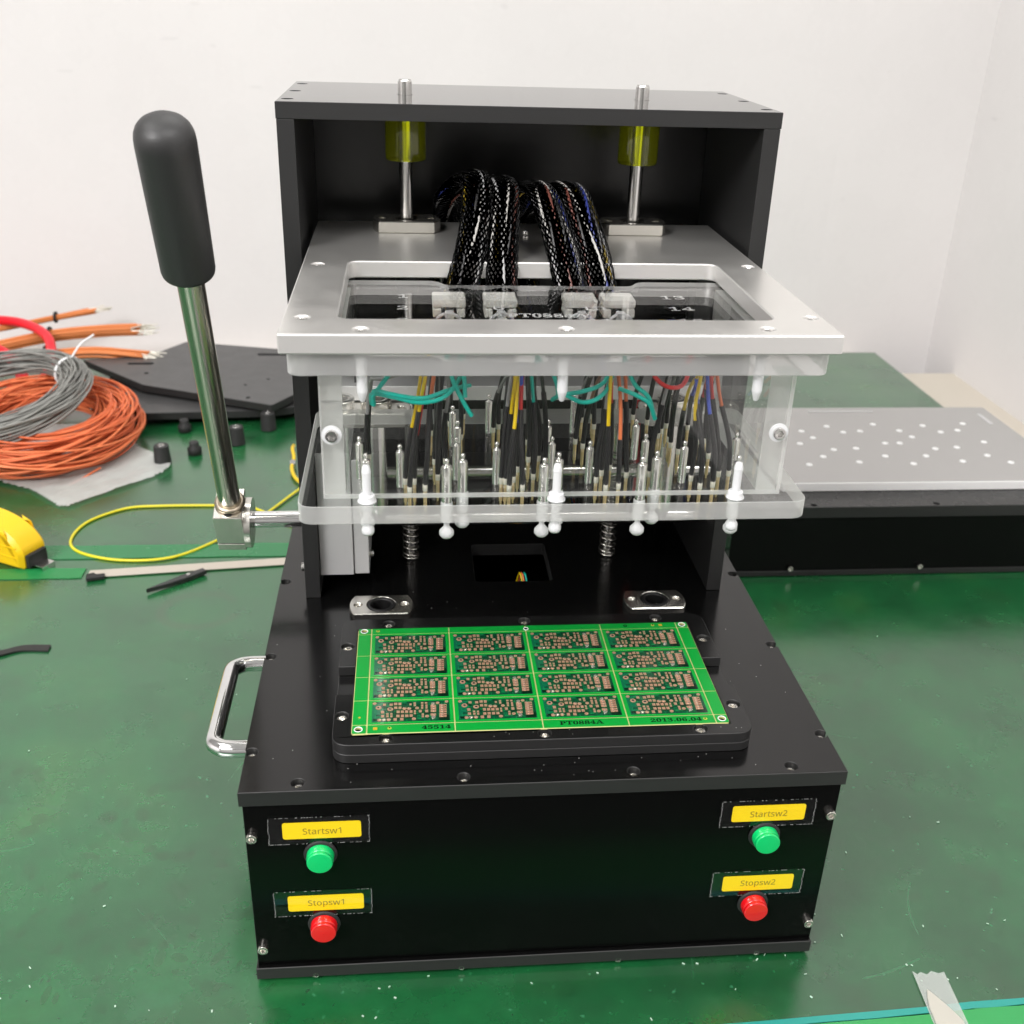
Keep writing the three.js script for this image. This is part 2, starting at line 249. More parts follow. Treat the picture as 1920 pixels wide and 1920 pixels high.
{ // buttons and their labels
  const spec = [['green', 'Startsw1', -0.1279, 0.0975, -0.1264, 0.1144], ['red', 'Stopsw1', -0.1283, 0.0440, -0.1266, 0.0600], ['green', 'Startsw2', 0.1276, 0.0977, 0.1282, 0.1141], ['red', 'Stopsw2', 0.1276, 0.0443, 0.1289, 0.0602]];
  const mats = { green: std([0.0, 0.50, 0.13], 0.3, { clearcoat: 0.5 }), red: std([0.62, 0.004, 0.008], 0.28, { clearcoat: 0.6 }) };
  const yellow = std([0.92, 0.66, 0.0], 0.5), film = std([1, 1, 1], 0.04, { transmission: 1, thickness: 0, ior: 1.35 }), lint = std(0.30, 0.6), grey = std([0.30, 0.22, 0.01], 0.6);
  spec.forEach(([col, txt, bx, by, lx, ly], i) => {
    const b = new THREE.Group(); b.name = 'push_button'; b.position.set(bx, by, 0); b.userData.label = `${col} round push button under the ${txt} label`; fx.add(b);
    part('button_collar', lathe([[0.0068, 0], [0.0092, 0], [0.0095, 0.0006], [0.0092, 0.0014], [0.0080, 0.0018], [0.0068, 0.0016]], 32), M.blackMatte, b, [0, 0, -0.0005], [Math.PI / 2, 0, 0]);
    part('button_cap', lathe([[0.0001, 0.0082], [0.0066, 0.0080], [0.0071, 0.0076], [0.0073, 0.0070], [0.0073, 0.0058], [0.0069, 0.0055], [0.0069, 0.0052], [0.0076, 0.0048], [0.0077, 0.0005]].reverse(), 32), mats[col], b, [0, 0, 0], [Math.PI / 2, 0, 0]);
    const l = new THREE.Group(); l.name = 'name_label'; l.position.set(lx, ly, 0); l.userData.label = `yellow label lettered ${txt}`; fx.add(l);
    const w = 0.0216;
    part('label_strip', upright(poly([[-w, -0.0057, 0.0016], [w, -0.0057, 0.0016], [w, 0.0057, 0.0016], [-w, 0.0057, 0.0016]]), 0, 0.0004, 0), yellow, l, [0, 0, -0.0005]);
    part('lettering', letters(txt, 0.0042, fontSans, 1.0), grey, l, [0.0, -0.0004 + (i % 2 ? 0 : 0), -0.0001]);
    const dx = i < 2 ? -0.0015 : -0.0008;
    part('clear_tape', upright(poly([[-0.0276 + dx, -0.0089], [0.0276 + dx, -0.0089], [0.0276 + dx, 0.0099], [-0.0276 + dx, 0.0099]]), 0, 0.00006, 0), film, l, [0, 0, 0.0002]);
    const dots = []; for (let k = 0; k < 46; k++) { const q = new THREE.BoxGeometry(rr(0.0002, 0.0004), rr(0.0002, 0.0006), 0.0002); q.translate((k % 2 ? 0.0276 : -0.0276) + dx + rr(-0.0003, 0.0003), -0.0089 + 0.0188 * (k / 46), 0.0004); dots.push(q); }
    for (let k = 0; k < 70; k++) if (rnd() < 0.8) { const q = new THREE.BoxGeometry(rr(0.0004, 0.0016), 0.00014, 0.0002); q.translate(-0.0276 + dx + 0.0552 * rnd(), k % 3 ? -0.0089 : 0.0099, 0.0004); dots.push(q); }
    const e = part('lint_edge', merge(dots), lint, l); e.userData.kind = 'stuff';
  });
}
{ // D handle on the left side
  const y = 0.1, pts = [[-0.1683, y, -0.187], [-0.188, y, -0.187], [-0.1950, y, -0.186], [-0.2000, y, -0.1825], [-0.2020, y, -0.176], [-0.2020, y, -0.103], [-0.2000, y, -0.0965], [-0.1950, y, -0.093], [-0.188, y, -0.092], [-0.1683, y, -0.092]];
  const path = new THREE.CurvePath(); for (let i = 0; i + 1 < pts.length; i++) path.add(new THREE.LineCurve3(V(...pts[i]), V(...pts[i + 1])));
  part('side_handle', new THREE.TubeGeometry(new THREE.CatmullRomCurve3(pts.map(p => V(...p)), false, 'catmullrom', 0.2), 90, 0.0056, 16), M.chrome, fx);
}
{ // upper frame
  for (const s of [-1, 1]) { const a = s * 0.15, b = s * 0.1397; part('upright_plate', box(Math.min(a, b), Math.max(a, b), HB + 0.0001, HT - 0.0096, -0.340, -0.2031, 0.0004), M.blackEdge, fx); }
  part('back_plate', box(-0.1395, 0.1395, HB + 0.0001, HT - 0.0096, -0.3395, -0.3315, 0.0003), std(0.006, 0.3, { roughnessMap: softM }), fx);
  const sc = []; for (const z of [-0.219, -0.270, -0.322]) sc.push([-0.1445, z], [0.1448, z]);
  const tp = part('frame_top_plate', slab(rect(-0.1502, 0.1502, -0.3405, -0.2029, 0), HT - 0.0095, HT, 0.0003, [...sc.map(([x, z]) => circ(x, z, 0.0034)), circ(-0.0757, -0.262, 0.0048), circ(0.0757, -0.262, 0.0048)]), [std(0.012, 0.05, { ior: 1.65 }), M.blackEdge], fx);
  for (const [x, z] of sc) screwUp(tp, x, HT - 0.004, z, 'cap', M.dark);
}
// guide flange: round disc cut by two flats, bored, two screws
function flange(name, parent, x, y0, z, th, R = 0.0222, half = 0.0118, bore = 0.0088, mat = M.nickel) {
  const a = Math.asin(half / R), s = new THREE.Shape(), c = 0.0035;
  s.absarc(0, 0, R, -a, a); s.lineTo(-R * Math.cos(a) , half); s.absarc(0, 0, R, Math.PI - a, Math.PI + a); s.closePath();
  s.holes.push(circ(0, 0, bore), circ(-0.0160, 0, 0.0026), circ(0.0160, 0, 0.0026));
  const f = part(name, slab(s, 0, th, 0.0006), mat, parent, [x, y0, z]);
  part('screw', SC.cap, M.nickel, f, [-0.0160, th - 0.0015, 0]); part('screw', SC.cap, M.nickel, f, [0.0160, th - 0.0015, 0]);
  return f;
}
for (const s of [-1, 1]) {
  const f = flange('base_bushing', fx, s * 0.0965, HB, -0.184, 0.0052, 0.0222, 0.0125, 0.0098);
  part('bushing_sleeve', lathe([[0.0066, -0.03], [0.0066, 0.0045], [0.0074, 0.0056], [0.0092, 0.0056], [0.0097, 0.0050], [0.0097, -0.03]], 32), M.dark, f);
  // guide post with spring, passing through the head plate's bearing
  const p = part('guide_post', lathe([[0.0001, 0], [0.0044, 0], [0.0044, 0.338], [0.0037, 0.3395], [0.0001, 0.3395]], 24), M.steel, fx, [s * 0.0757, HB + 0.0002, -0.262]);
  const pts = []; for (let i = 0; i <= 340; i++) { const turns = 17, t = i / 340, a = t * turns * 2 * Math.PI; const y = t < 0.06 ? t * 0.03 : (t - 0.06) * 0.0872 / 0.94 + 0.0018; pts.push(V(0.0060 * Math.cos(a), 0.001 + y, 0.0060 * Math.sin(a))); }
  part('post_spring', new THREE.TubeGeometry(new THREE.CatmullRomCurve3(pts), 680, 0.00085, 6), M.nickel, p);
  part('bumper', lathe([[0.0046, 0], [0.0122, 0], [0.0130, 0.001], [0.0130, 0.0295], [0.0046, 0.0295]], 36), M.bumper, fx, [s * 0.0757, 0.4350, -0.262]);
}
// ------------------------------------------------ carrier and nest
{
  const Z0 = -0.1525, Z1 = -0.0203, X = 0.1209, r = 0.011, ym = 0.1495, yt = 0.1563;
  part('carrier_plate', slab(rect(-X, X, Z0, Z1, r), HB + 0.0001, ym, 0.0003, [], 10), [M.black, M.blackEdge], fx);
  const screws = [[-0.0907, -0.146], [-0.0006, -0.1463], [0.0888, -0.1467], [-0.1163, -0.1202], [0.1152, -0.1204], [-0.1163, -0.0477], [0.1154, -0.0484], [-0.0908, -0.022], [-0.0007, -0.0227], [0.090, -0.0226]].map(([x, z]) => [x, Math.min(z, -0.0262)]);
  const px0 = -0.1106, px1 = 0.1087, pz0 = -0.1400, pz1 = -0.0294, n0 = -0.0975, n1 = -0.0685;
  const rear = poly([[-X, -n0], [px0, -n0], [px0, -pz0, 0.001], [px1, -pz0, 0.001], [px1, -n0], [X, -n0], [X, -Z0, r], [-X, -Z0, r]]);
  const front = poly([[-X, -Z1, r], [X, -Z1, r], [X, -n1], [px1, -n1], [px1, -pz1, 0.001], [px0, -pz1, 0.001], [px0, -n1], [-X, -n1]]);
  const hr = screws.filter(s => s[1] < -0.1), hf = screws.filter(s => s[1] > -0.1);
  const a = part('locating_frame', slab(rear, ym + 0.0001, yt, 0.0003, hr.map(([x, z]) => circ(x, z, 0.0039)), 10), [M.black, M.blackEdge], fx);
  const b = part('locating_frame', slab(front, ym + 0.0001, yt, 0.0003, hf.map(([x, z]) => circ(x, z, 0.0039)), 10), [M.black, M.blackEdge], fx);
  for (const [x, z] of hr) screwUp(a, x, yt - 0.0018, z, 'big'); for (const [x, z] of hf) screwUp(b, x, yt - 0.0018, z, 'big');
  part('nest_floor', box(px0 + 0.0004, px1 - 0.0004, ym + 0.0001, 0.1551, pz0 + 0.0004, pz1 - 0.0004, 0.0002), M.black, fx);
}
// ------------------------------------------------ moving head
const YA = 0.3904, YA0 = 0.3806;
{
  const sc = [[-0.1268, -0.163], [-0.1266, -0.053], [-0.0977, -0.0336], [0.0006, -0.0348], [0.1006, -0.036], [0.1290, -0.056], [0.1285, -0.166]];
  const win = rect(-0.1095, 0.1095, -0.1712, -0.0512, 0.007, THREE.Path);
  const hp = part('head_plate', slab(rect(-0.1358, 0.1358, -0.2890, -0.0246, 0.001), YA0, YA, 0.0007, [win, ...sc.map(([x, z]) => circ(x, z, 0.0035)), circ(-0.0757, -0.262, 0.0085), circ(0.0757, -0.262, 0.0085)]), [M.alu, M.aluEdge], fx);
  for (const [x, z] of sc) screwUp(hp, x, YA - 0.0008, z, 'big', M.steel);
  screwUp(hp, 0.0027, YA + 0.0012, -0.2553, 'small', M.steel); screwUp(hp, 0.0015, YA + 0.0012, -0.2415, 'small', M.steel);
  for (const s of [-1, 1]) { const f = flange('head_bearing', fx, s * 0.0757, YA + 0.0002, -0.262, 0.0075, 0.0222, 0.0130, 0.0078); part('bearing_body', lathe([[0.0055, -0.05], [0.0055, 0.006], [0.0078, 0.006], [0.0078, -0.05]], 24), M.dark, f); }
  // acrylic upper plate with a recess at the back
  const s = new THREE.Shape(), X = 0.133, zb = 0.1665, zr = 0.1565, rc = 0.008, f = 0.0285;
  s.moveTo(-X + rc, f); s.lineTo(X - rc, f); s.quadraticCurveTo(X, f, X, f + rc); s.lineTo(X, zb); s.lineTo(0.066, zb); s.bezierCurveTo(0.057, zb, 0.060, zr, 0.052, zr); s.lineTo(-0.050, zr); s.bezierCurveTo(-0.057, zr, -0.054, zb, -0.064, zb); s.lineTo(-X, zb); s.lineTo(-X, f + rc); s.quadraticCurveTo(-X, f, -X + rc, f);
  const up = part('acrylic_top_plate', slab(s, 0.3687, 0.3803, 0.0003, [], 10), [M.block, M.paneEdge], fx);
  const engr = std(0.85, 0.5);
  const put = (t, x, z, size = 0.0066, wx = 1.5) => part('engraved_lettering', letters(t, size, wx < 1.5 ? fontSerif : fontSerifR, wx, 0.0002), engr, up, [x, 0.3684, z], [-Math.PI / 2, 0, 0]);
  [-0.0782, -0.0253, 0.0277, 0.0780].forEach((x, c) => { for (let r = 0; r < 4; r++) put(String(c * 4 + r + 1), x, -0.1420 + 0.0238 * r); });
  put('PT0884A', 0.0005, -0.1040, 0.0070, 1.08);
  // acrylic lower plate
  const holes = [];
  part('acrylic_bottom_plate', slab(rect(-0.1322, 0.1330, -0.1665, -0.0283, 0.009), 0.2898, 0.2998, 0.0003, holes, 10), [M.pane, M.paneEdge], fx);
  const pf = part('acrylic_front_panel', upright(poly([[-0.1192, 0.3000], [0.1195, 0.3000], [0.1195, 0.3685], [-0.1192, 0.3685]]), -0.0425, -0.0372, 0.0003), [M.pane, M.paneEdge], fx);
  for (const [x, y] of [[-0.1137, 0.3352], [0.1141, 0.3352]]) { screwFront(pf, x, y, -0.0344, 'big', M.steel); part('washer', cyl(0.0050, 0.0008, 24).rotateX(Math.PI / 2), M.nylon, pf, [x, y, -0.0368]); }
  for (const s of [-1, 1]) { const g = upright(poly([[-0.160, 0.3000], [-0.0428, 0.3000], [-0.0428, 0.3685], [-0.160, 0.3685]]), -0.0055, 0.0055, 0.0003); g.rotateY(-Math.PI / 2); part('acrylic_side_panel', g, [M.pane, M.paneEdge], fx, [s * 0.1137, 0, 0]); }
  // nylon screws through both plates
  const spike = lathe([[0.0001, -0.0270], [0.0012, -0.0265], [0.0024, -0.0220], [0.0026, -0.0212], [0.0026, -0.004], [0.0036, -0.0026], [0.0050, 0], [0.0001, 0]], 18);
  for (const x of [-0.0978, 0.0, 0.0985]) part('nylon_screw', spike, M.nylon, fx, [x, 0.3806, -0.0340]);
  const stud = lathe([[0.0001, -0.0084], [0.0026, -0.0083], [0.0033, -0.0070], [0.0033, -0.0050], [0.0024, -0.0034], [0.0022, -0.0030], [0.0022, 0.0262], [0.0024, 0.0264], [0.0024, 0.0268], [0.0022, 0.0270], [0.0022, 0.0278], [0.0016, 0.0302], [0.0001, 0.0306]], 20);
  const nut = lathe([[0.0022, 0], [0.0048, 0], [0.0048, 0.0008], [0.0040, 0.0010], [0.0040, 0.0036], [0.0036, 0.0040], [0.0022, 0.0040]], 20);
  for (const x of [-0.0972, -0.0002, 0.0945]) { const n = part('nylon_bolt', stud, M.nylon, fx, [x, 0.2898, -0.0338]); part('nylon_nut', nut, M.nylon, n, [0, 0.0101, 0]); }
  // four rows of probes: spring cylinders with white push pins below, wired probes between
}
const RAYC = { o: V(-0.0745, 0.5384, 0.4646) };
{ // cylinders: [x, z, top y]
  const body = (r, h) => lathe([[0.0001, 0], [r, 0], [r, h - 0.0008], [r * 0.85, h], [0.0009, h + 0.0002], [0.0009, h + 0.0014], [0.0013, h + 0.0018], [0.0013, h + 0.0030], [0.0006, h + 0.0038], [0.0001, h + 0.0038]], 18);
  const cylMat = std([0.84, 0.82, 0.79], 0.2, { metalness: 0.92 });
  const pin = lathe([[0.0001, -0.0178], [0.0026, -0.0176], [0.0039, -0.0160], [0.0039, -0.0138], [0.0026, -0.0122], [0.0015, -0.0110], [0.0015, -0.0092], [0.0032, -0.0078], [0.0032, 0.0030], [0.0024, 0.0034], [0.0001, 0.0034]], 20);
  const rows = [[-0.0805,-0.0713,0.3120,0], [-0.0561,-0.0516,0.3120,1], [-0.0474,-0.0584,0.3120,2], [-0.0481,-0.1057,0.3120,0], [-0.0499,-0.1295,0.3120,0], [-0.0498,-0.0805,0.3120,0], [-0.0281,-0.0741,0.3120,0], [-0.0047,-0.0519,0.3120,1], [0.0039,-0.0589,0.3120,2], [0.0029,-0.0812,0.3120,0], [0.0233,-0.0747,0.3120,0], [0.0551,-0.1068,0.3120,0], [0.0561,-0.0842,0.3120,0], [0.0480,-0.0523,0.3120,1], [0.0574,-0.0600,0.3120,2], [0.0759,-0.0738,0.3120,0], [0.1004,-0.0527,0.3120,1], [-0.0983,-0.0594,0.3120,2], [-0.1025,-0.0829,0.3120,0], [0.0249,-0.1487,0.3120,0], [0.1085,-0.0857,0.3120,0], [-0.0272,-0.1491,0.3120,0], [0.0039,-0.1067,0.3120,0]];
  for (const [x, z, y, w] of rows) {
    const h = y - 0.2910, b = part('spring_cylinder', body(w ? 0.0027 : 0.0022, h), cylMat, fx, [x, 0.2910, z]);
    if (w) part('push_pin', pin, M.nylon, b, [0, -0.0036 + (w === 2 ? 0.003 : 0), 0]);
  }
}
{ // wired probes
  const tail = lathe([[0.0001, -0.0082], [0.0005, -0.0078], [0.0006, -0.0060], [0.0010, -0.0055], [0.0010, 0.0045], [0.0013, 0.005], [0.0013, 0.0085], [0.0001, 0.0085]], 10);
  const tip = lathe([[0.0001, 0.0045], [0.00135, 0.0045], [0.00135, 0.0085], [0.0001, 0.0085]], 10);
  const rows = [[-0.0778,-0.0569,0.3025], [-0.0756,-0.0461,0.3025], [-0.0730,-0.0568,0.3025], [-0.0675,-0.0485,0.3025], [-0.0605,-0.0620,0.3025], [-0.0617,-0.0829,0.3025], [-0.0558,-0.0835,0.3025], [-0.0269,-0.0564,0.3025], [-0.0247,-0.0557,0.3025], [-0.0235,-0.0468,0.3025], [-0.0202,-0.0583,0.3025], [-0.0166,-0.0717,0.3025], [-0.0164,-0.0473,0.3025], [-0.0094,-0.0849,0.3025], [-0.0092,-0.0616,0.3025], [-0.0036,-0.0863,0.3025], [-0.0004,-0.0825,0.3025], [-0.0258,-0.1294,0.3025], [0.0234,-0.1270,0.3025], [0.0241,-0.1038,0.3025], [0.0243,-0.0566,0.3025], [0.0287,-0.0657,0.3025], [0.0278,-0.0463,0.3025], [0.0346,-0.0729,0.3025], [0.0350,-0.0481,0.3025], [0.0420,-0.0626,0.3025], [0.0549,-0.0637,0.3025], [0.0749,-0.1263,0.3025], [0.0759,-0.1045,0.3025], [0.0781,-0.0949,0.3025], [0.0766,-0.0576,0.3025], [0.0790,-0.0471,0.3025], [0.0865,-0.0490,0.3025], [0.0934,-0.0629,0.3025], [0.0942,-0.0883,0.3025], [0.0929,-0.1092,0.3025], [0.0926,-0.1321,0.3025], [0.0992,-0.0635,0.3025], [0.0978,-0.1107,0.3025], [-0.0978,-0.0903,0.3025], [-0.1000,-0.0844,0.3025]];
  const tops = [[-0.055, 0], [-0.0155, 1], [0.0275, 2], [0.0700, 3]];
  const order = [['grey', 'grey', 'yellow', 'brown', 'yellow', 'red', 'orange', 'teal', 'black', 'black', 'grey'], ['grey', 'blue', 'yellow', 'yellow', 'blue', 'red', 'red', 'black', 'teal', 'black'], ['grey', 'brown', 'grey', 'yellow', 'yellow', 'blue', 'blue', 'red', 'orange', 'orange'], ['grey', 'black', 'yellow', 'yellow', 'blue', 'blue', 'red', 'red', 'orange', 'orange']];
  const groups = [[], [], [], []];
  for (const q of rows) { let g = 0, best = 9; for (const [x, k] of tops) if (Math.abs(q[0] - x) < best) { best = Math.abs(q[0] - x); g = k; } groups[g].push(q); }
  groups.forEach((list, g) => {
    list.sort((a, b) => a[0] - b[0]);
    // fill in probes standing further back
    const extra = []; for (let k = 0; k < 5; k++) extra.push([tops[g][0] + rr(-0.013, 0.013), rr(-0.145, -0.100), rr(0.303, 0.306)]);
    [...list, ...extra].forEach(([x, z, y], i) => {
      const n = list.length, f = i < n ? i / (n - 1) - 0.5 : rr(-0.5, 0.5), cx = tops[g][0], kind = order[g][i < n ? Math.min(order[g].length - 1, Math.floor((f + 0.5) * order[g].length)) : Math.floor(rnd() * order[g].length)];
      const y0 = y, top = x < -0.09 ? V(-0.0945 + i * 0.0006, 0.352, z + 0.012) : V(cx + (x - cx) * 0.55 + rr(-0.001, 0.001), rr(0.3625, 0.366), -0.075 + rr(-0.012, 0.012) + (i < n ? 0.012 : -0.012));
      const bot = V(x, y0, z), split = i < n ? rr(0.30, 0.58) : rr(0.0, 0.12);
      const k1 = V(x + (top.x - x) * 0.12 + rr(-0.001, 0.001), y0 + 0.016, z + (top.z - z) * 0.05), k2 = V(x + (top.x - x) * 0.55 + rr(-0.0015, 0.0015), y0 + (0.364 - y0) * 0.66, z + (top.z - z) * 0.4);
      const cur = new THREE.CatmullRomCurve3([bot, k1, k2, top, ...(x < -0.09 ? [V(-0.090, 0.3535, z + 0.016), V(-0.080, 0.3540, z + 0.01)] : [V(top.x * 0.97, 0.3600, -0.120), V(top.x * 0.9, 0.352, -0.150)])]);
      const pts = cur.getPoints(60), cut = Math.round((1 - split) * 36);
      const w = part('probe', tail, M.brass, fx, [x, y0 - 0.0080, z]);
      part('crimp', tip, M.tin, w);
      const loc = pts.map(p => p.clone().sub(w.position));
      part('heat_shrink', tube(loc.slice(0, cut + 1), 0.00142, 24, 8), M.shrink, w);
      part('wire', tube(loc.slice(Math.max(0, cut - 3)), 0.00102, 30, 6), wireMat[kind], w);
    });
  });
  // jumper wires strung between the groups
  const jump = (k, p) => part('jumper_wire', tube(p, 0.0012, 40, 7), wireMat[k], fx);
  const JY = 0.352;
  jump('teal', [[-0.093, 0.346, -0.050], [-0.0925, JY + 0.003, -0.046], [-0.085, JY + 0.0025, -0.043], [-0.068, JY - 0.0005, -0.045], [-0.055, JY + 0.002, -0.05], [-0.044, JY + 0.001, -0.06]]);
  jump('teal', [[-0.094, 0.346, -0.052], [-0.0935, JY + 0.001, -0.047], [-0.083, JY + 0.0005, -0.044], [-0.070, JY - 0.0025, -0.044], [-0.058, JY - 0.0005, -0.046], [-0.050, JY + 0.006, -0.055], [-0.046, 0.368, -0.07]]);
  jump('teal', [[-0.0935, JY, -0.046], [-0.089, JY + 0.006, -0.046], [-0.083, 0.364, -0.055], [-0.078, 0.372, -0.08]]);
  jump('teal', [[-0.0435, 0.340, -0.05], [-0.0475, 0.347, -0.05], [-0.053, 0.358, -0.052], [-0.056, 0.370, -0.06]]);
  jump('teal', [[-0.0470, 0.350, -0.05], [-0.0475, 0.360, -0.052], [-0.049, 0.371, -0.06]]);
  jump('teal', [[-0.011, 0.370, -0.055], [-0.003, 0.363, -0.048], [0.0005, 0.352, -0.05], [-0.001, 0.345, -0.06]]);
  jump('teal', [[0.004, 0.3525, -0.048], [0.012, 0.3545, -0.046], [0.023, 0.3575, -0.05], [0.03, 0.366, -0.06]]);
  jump('teal', [[0.004, 0.352, -0.048], [0.012, 0.3488, -0.046], [0.019, 0.3495, -0.047], [0.026, 0.354, -0.052], [0.031, 0.366, -0.06]]);
  jump('teal', [[0.034, 0.370, -0.055], [0.039, 0.358, -0.046], [0.046, 0.352, -0.046], [0.051, 0.340, -0.050]]);
  jump('teal', [[0.032, 0.354, -0.052], [0.040, 0.3525, -0.046], [0.047, 0.348, -0.046], [0.0518, 0.338, -0.050]]);
  jump('red', [[0.046, 0.370, -0.055], [0.050, 0.361, -0.046], [0.056, 0.3575, -0.044], [0.063, 0.358, -0.045], [0.068, 0.366, -0.052], [0.069, 0.372, -0.06]]);
}
{ // guide pins and cross bar behind the probe box
  part('cross_bar', box(-0.128, 0.128, 0.2930, 0.3030, -0.232, -0.200, 0.0006), M.aluSatin, fx);
  for (const s of [-1, 1]) {
    const f = flange('guide_pin', fx, s * 0.0965, 0.2828, -0.190, 0.0095, 0.0222, 0.0125, 0.0062);
    part('pin_collar', lathe([[0.0055, 0.0090], [0.0055, 0.0150], [0.0062, 0.0160], [0.0095, 0.0160], [0.0100, 0.0150], [0.0092, 0.0135], [0.0100, 0.0120], [0.0100, 0.0090]], 28), M.nickel, f);
    part('pin_shaft', lathe([[0.0001, -0.072], [0.0040, -0.071], [0.0058, -0.064], [0.0062, -0.06], [0.0062, 0.010], [0.0001, 0.010]], 24), M.steel, f);
    
    part('hanger_block', box(s * 0.115 - 0.006, s * 0.115 + 0.006, 0.3032, 0.3800, -0.226, -0.206, 0.0006), M.blackMatte, fx);
  }
  const tr = cyl(0.0052, 0.270, 20); tr.rotateZ(Math.PI / 2); part('shiny_bar', tr, M.steel, fx, [0, 0.2340, -0.218]);  // steel bar added for the bright horizontal band behind the probe box
  const rod = cyl(0.0060, 0.274, 20); rod.rotateZ(Math.PI / 2); part('lever_shaft', rod, M.steel, fx, [0, 0.190, -0.236]);
  const rod2 = cyl(0.0060, 0.0575, 20); rod2.rotateZ(Math.PI / 2); part('lever_shaft', rod2, M.chrome, fx, [-0.1640, 0.190, -0.236]);
  // rack housing beside the left upright
  const hb = part('rack_housing', box(-0.1394, -0.1160, 0.158, 0.252, -0.262, -0.210, 0.0006), M.aluSatin, fx);
  part('housing_cover', box(-0.1155, -0.1050, 0.158, 0.246, -0.262, -0.2115, 0.0006), M.aluSatin, hb);
  for (const y of [0.167, 0.190]) part('screw', SC.panel, M.steel, hb, [-0.1022, y, -0.225], [0, 0, -Math.PI / 2]);
  part('screw', SC.panel, M.steel, fx, [-0.1530, 0.163, -0.214], [0, 0, Math.PI / 2]);
  part('ground_wire', tube([[0.097, 0.29, -0.30], [0.099, 0.24, -0.295], [0.1, 0.20, -0.29], [0.099, 0.185, -0.285]], 0.0022, 20, 8), wireMat.red, fx);
}
{ // cable tie mounts under the upper acrylic plate
  [[-0.0520, -0.1567], [-0.0226, -0.1567], [0.0237, -0.1567], [0.0460, -0.1567]].forEach(([x, z], i) => {
    const t = new THREE.Group(); t.name = 'cable_tie_mount'; t.position.set(x, 0.3684, z + 0.012); fx.add(t);
    part('mount_pad', box(-0.0095, 0.0095, -0.0050, 0, -0.0085, 0.0085, 0.001), M.nylonPad, t);
    const c = (i % 2 ? 1 : -1) * 0.25;
    part('mount_saddle', merge([box(-0.0092, -0.0045, -0.0105, -0.0054, -0.007, 0.009, 0.0008), box(0.0045, 0.0092, -0.0105, -0.0054, -0.007, 0.009, 0.0008)]), M.nylonPad, t);
    part('cable_tie', merge([new THREE.TorusGeometry(0.0085, 0.0011, 6, 28).rotateY(c).translate(0, -0.0155, 0.013), box(-0.0025, 0.0025, -0.0105, -0.0055, 0.0105, 0.0160, 0.0006), box(-0.0012, 0.0012, -0.017, -0.0105, 0.014, 0.018, 0.0005).rotateZ(0.3)]), M.nylon, t);
  });
}
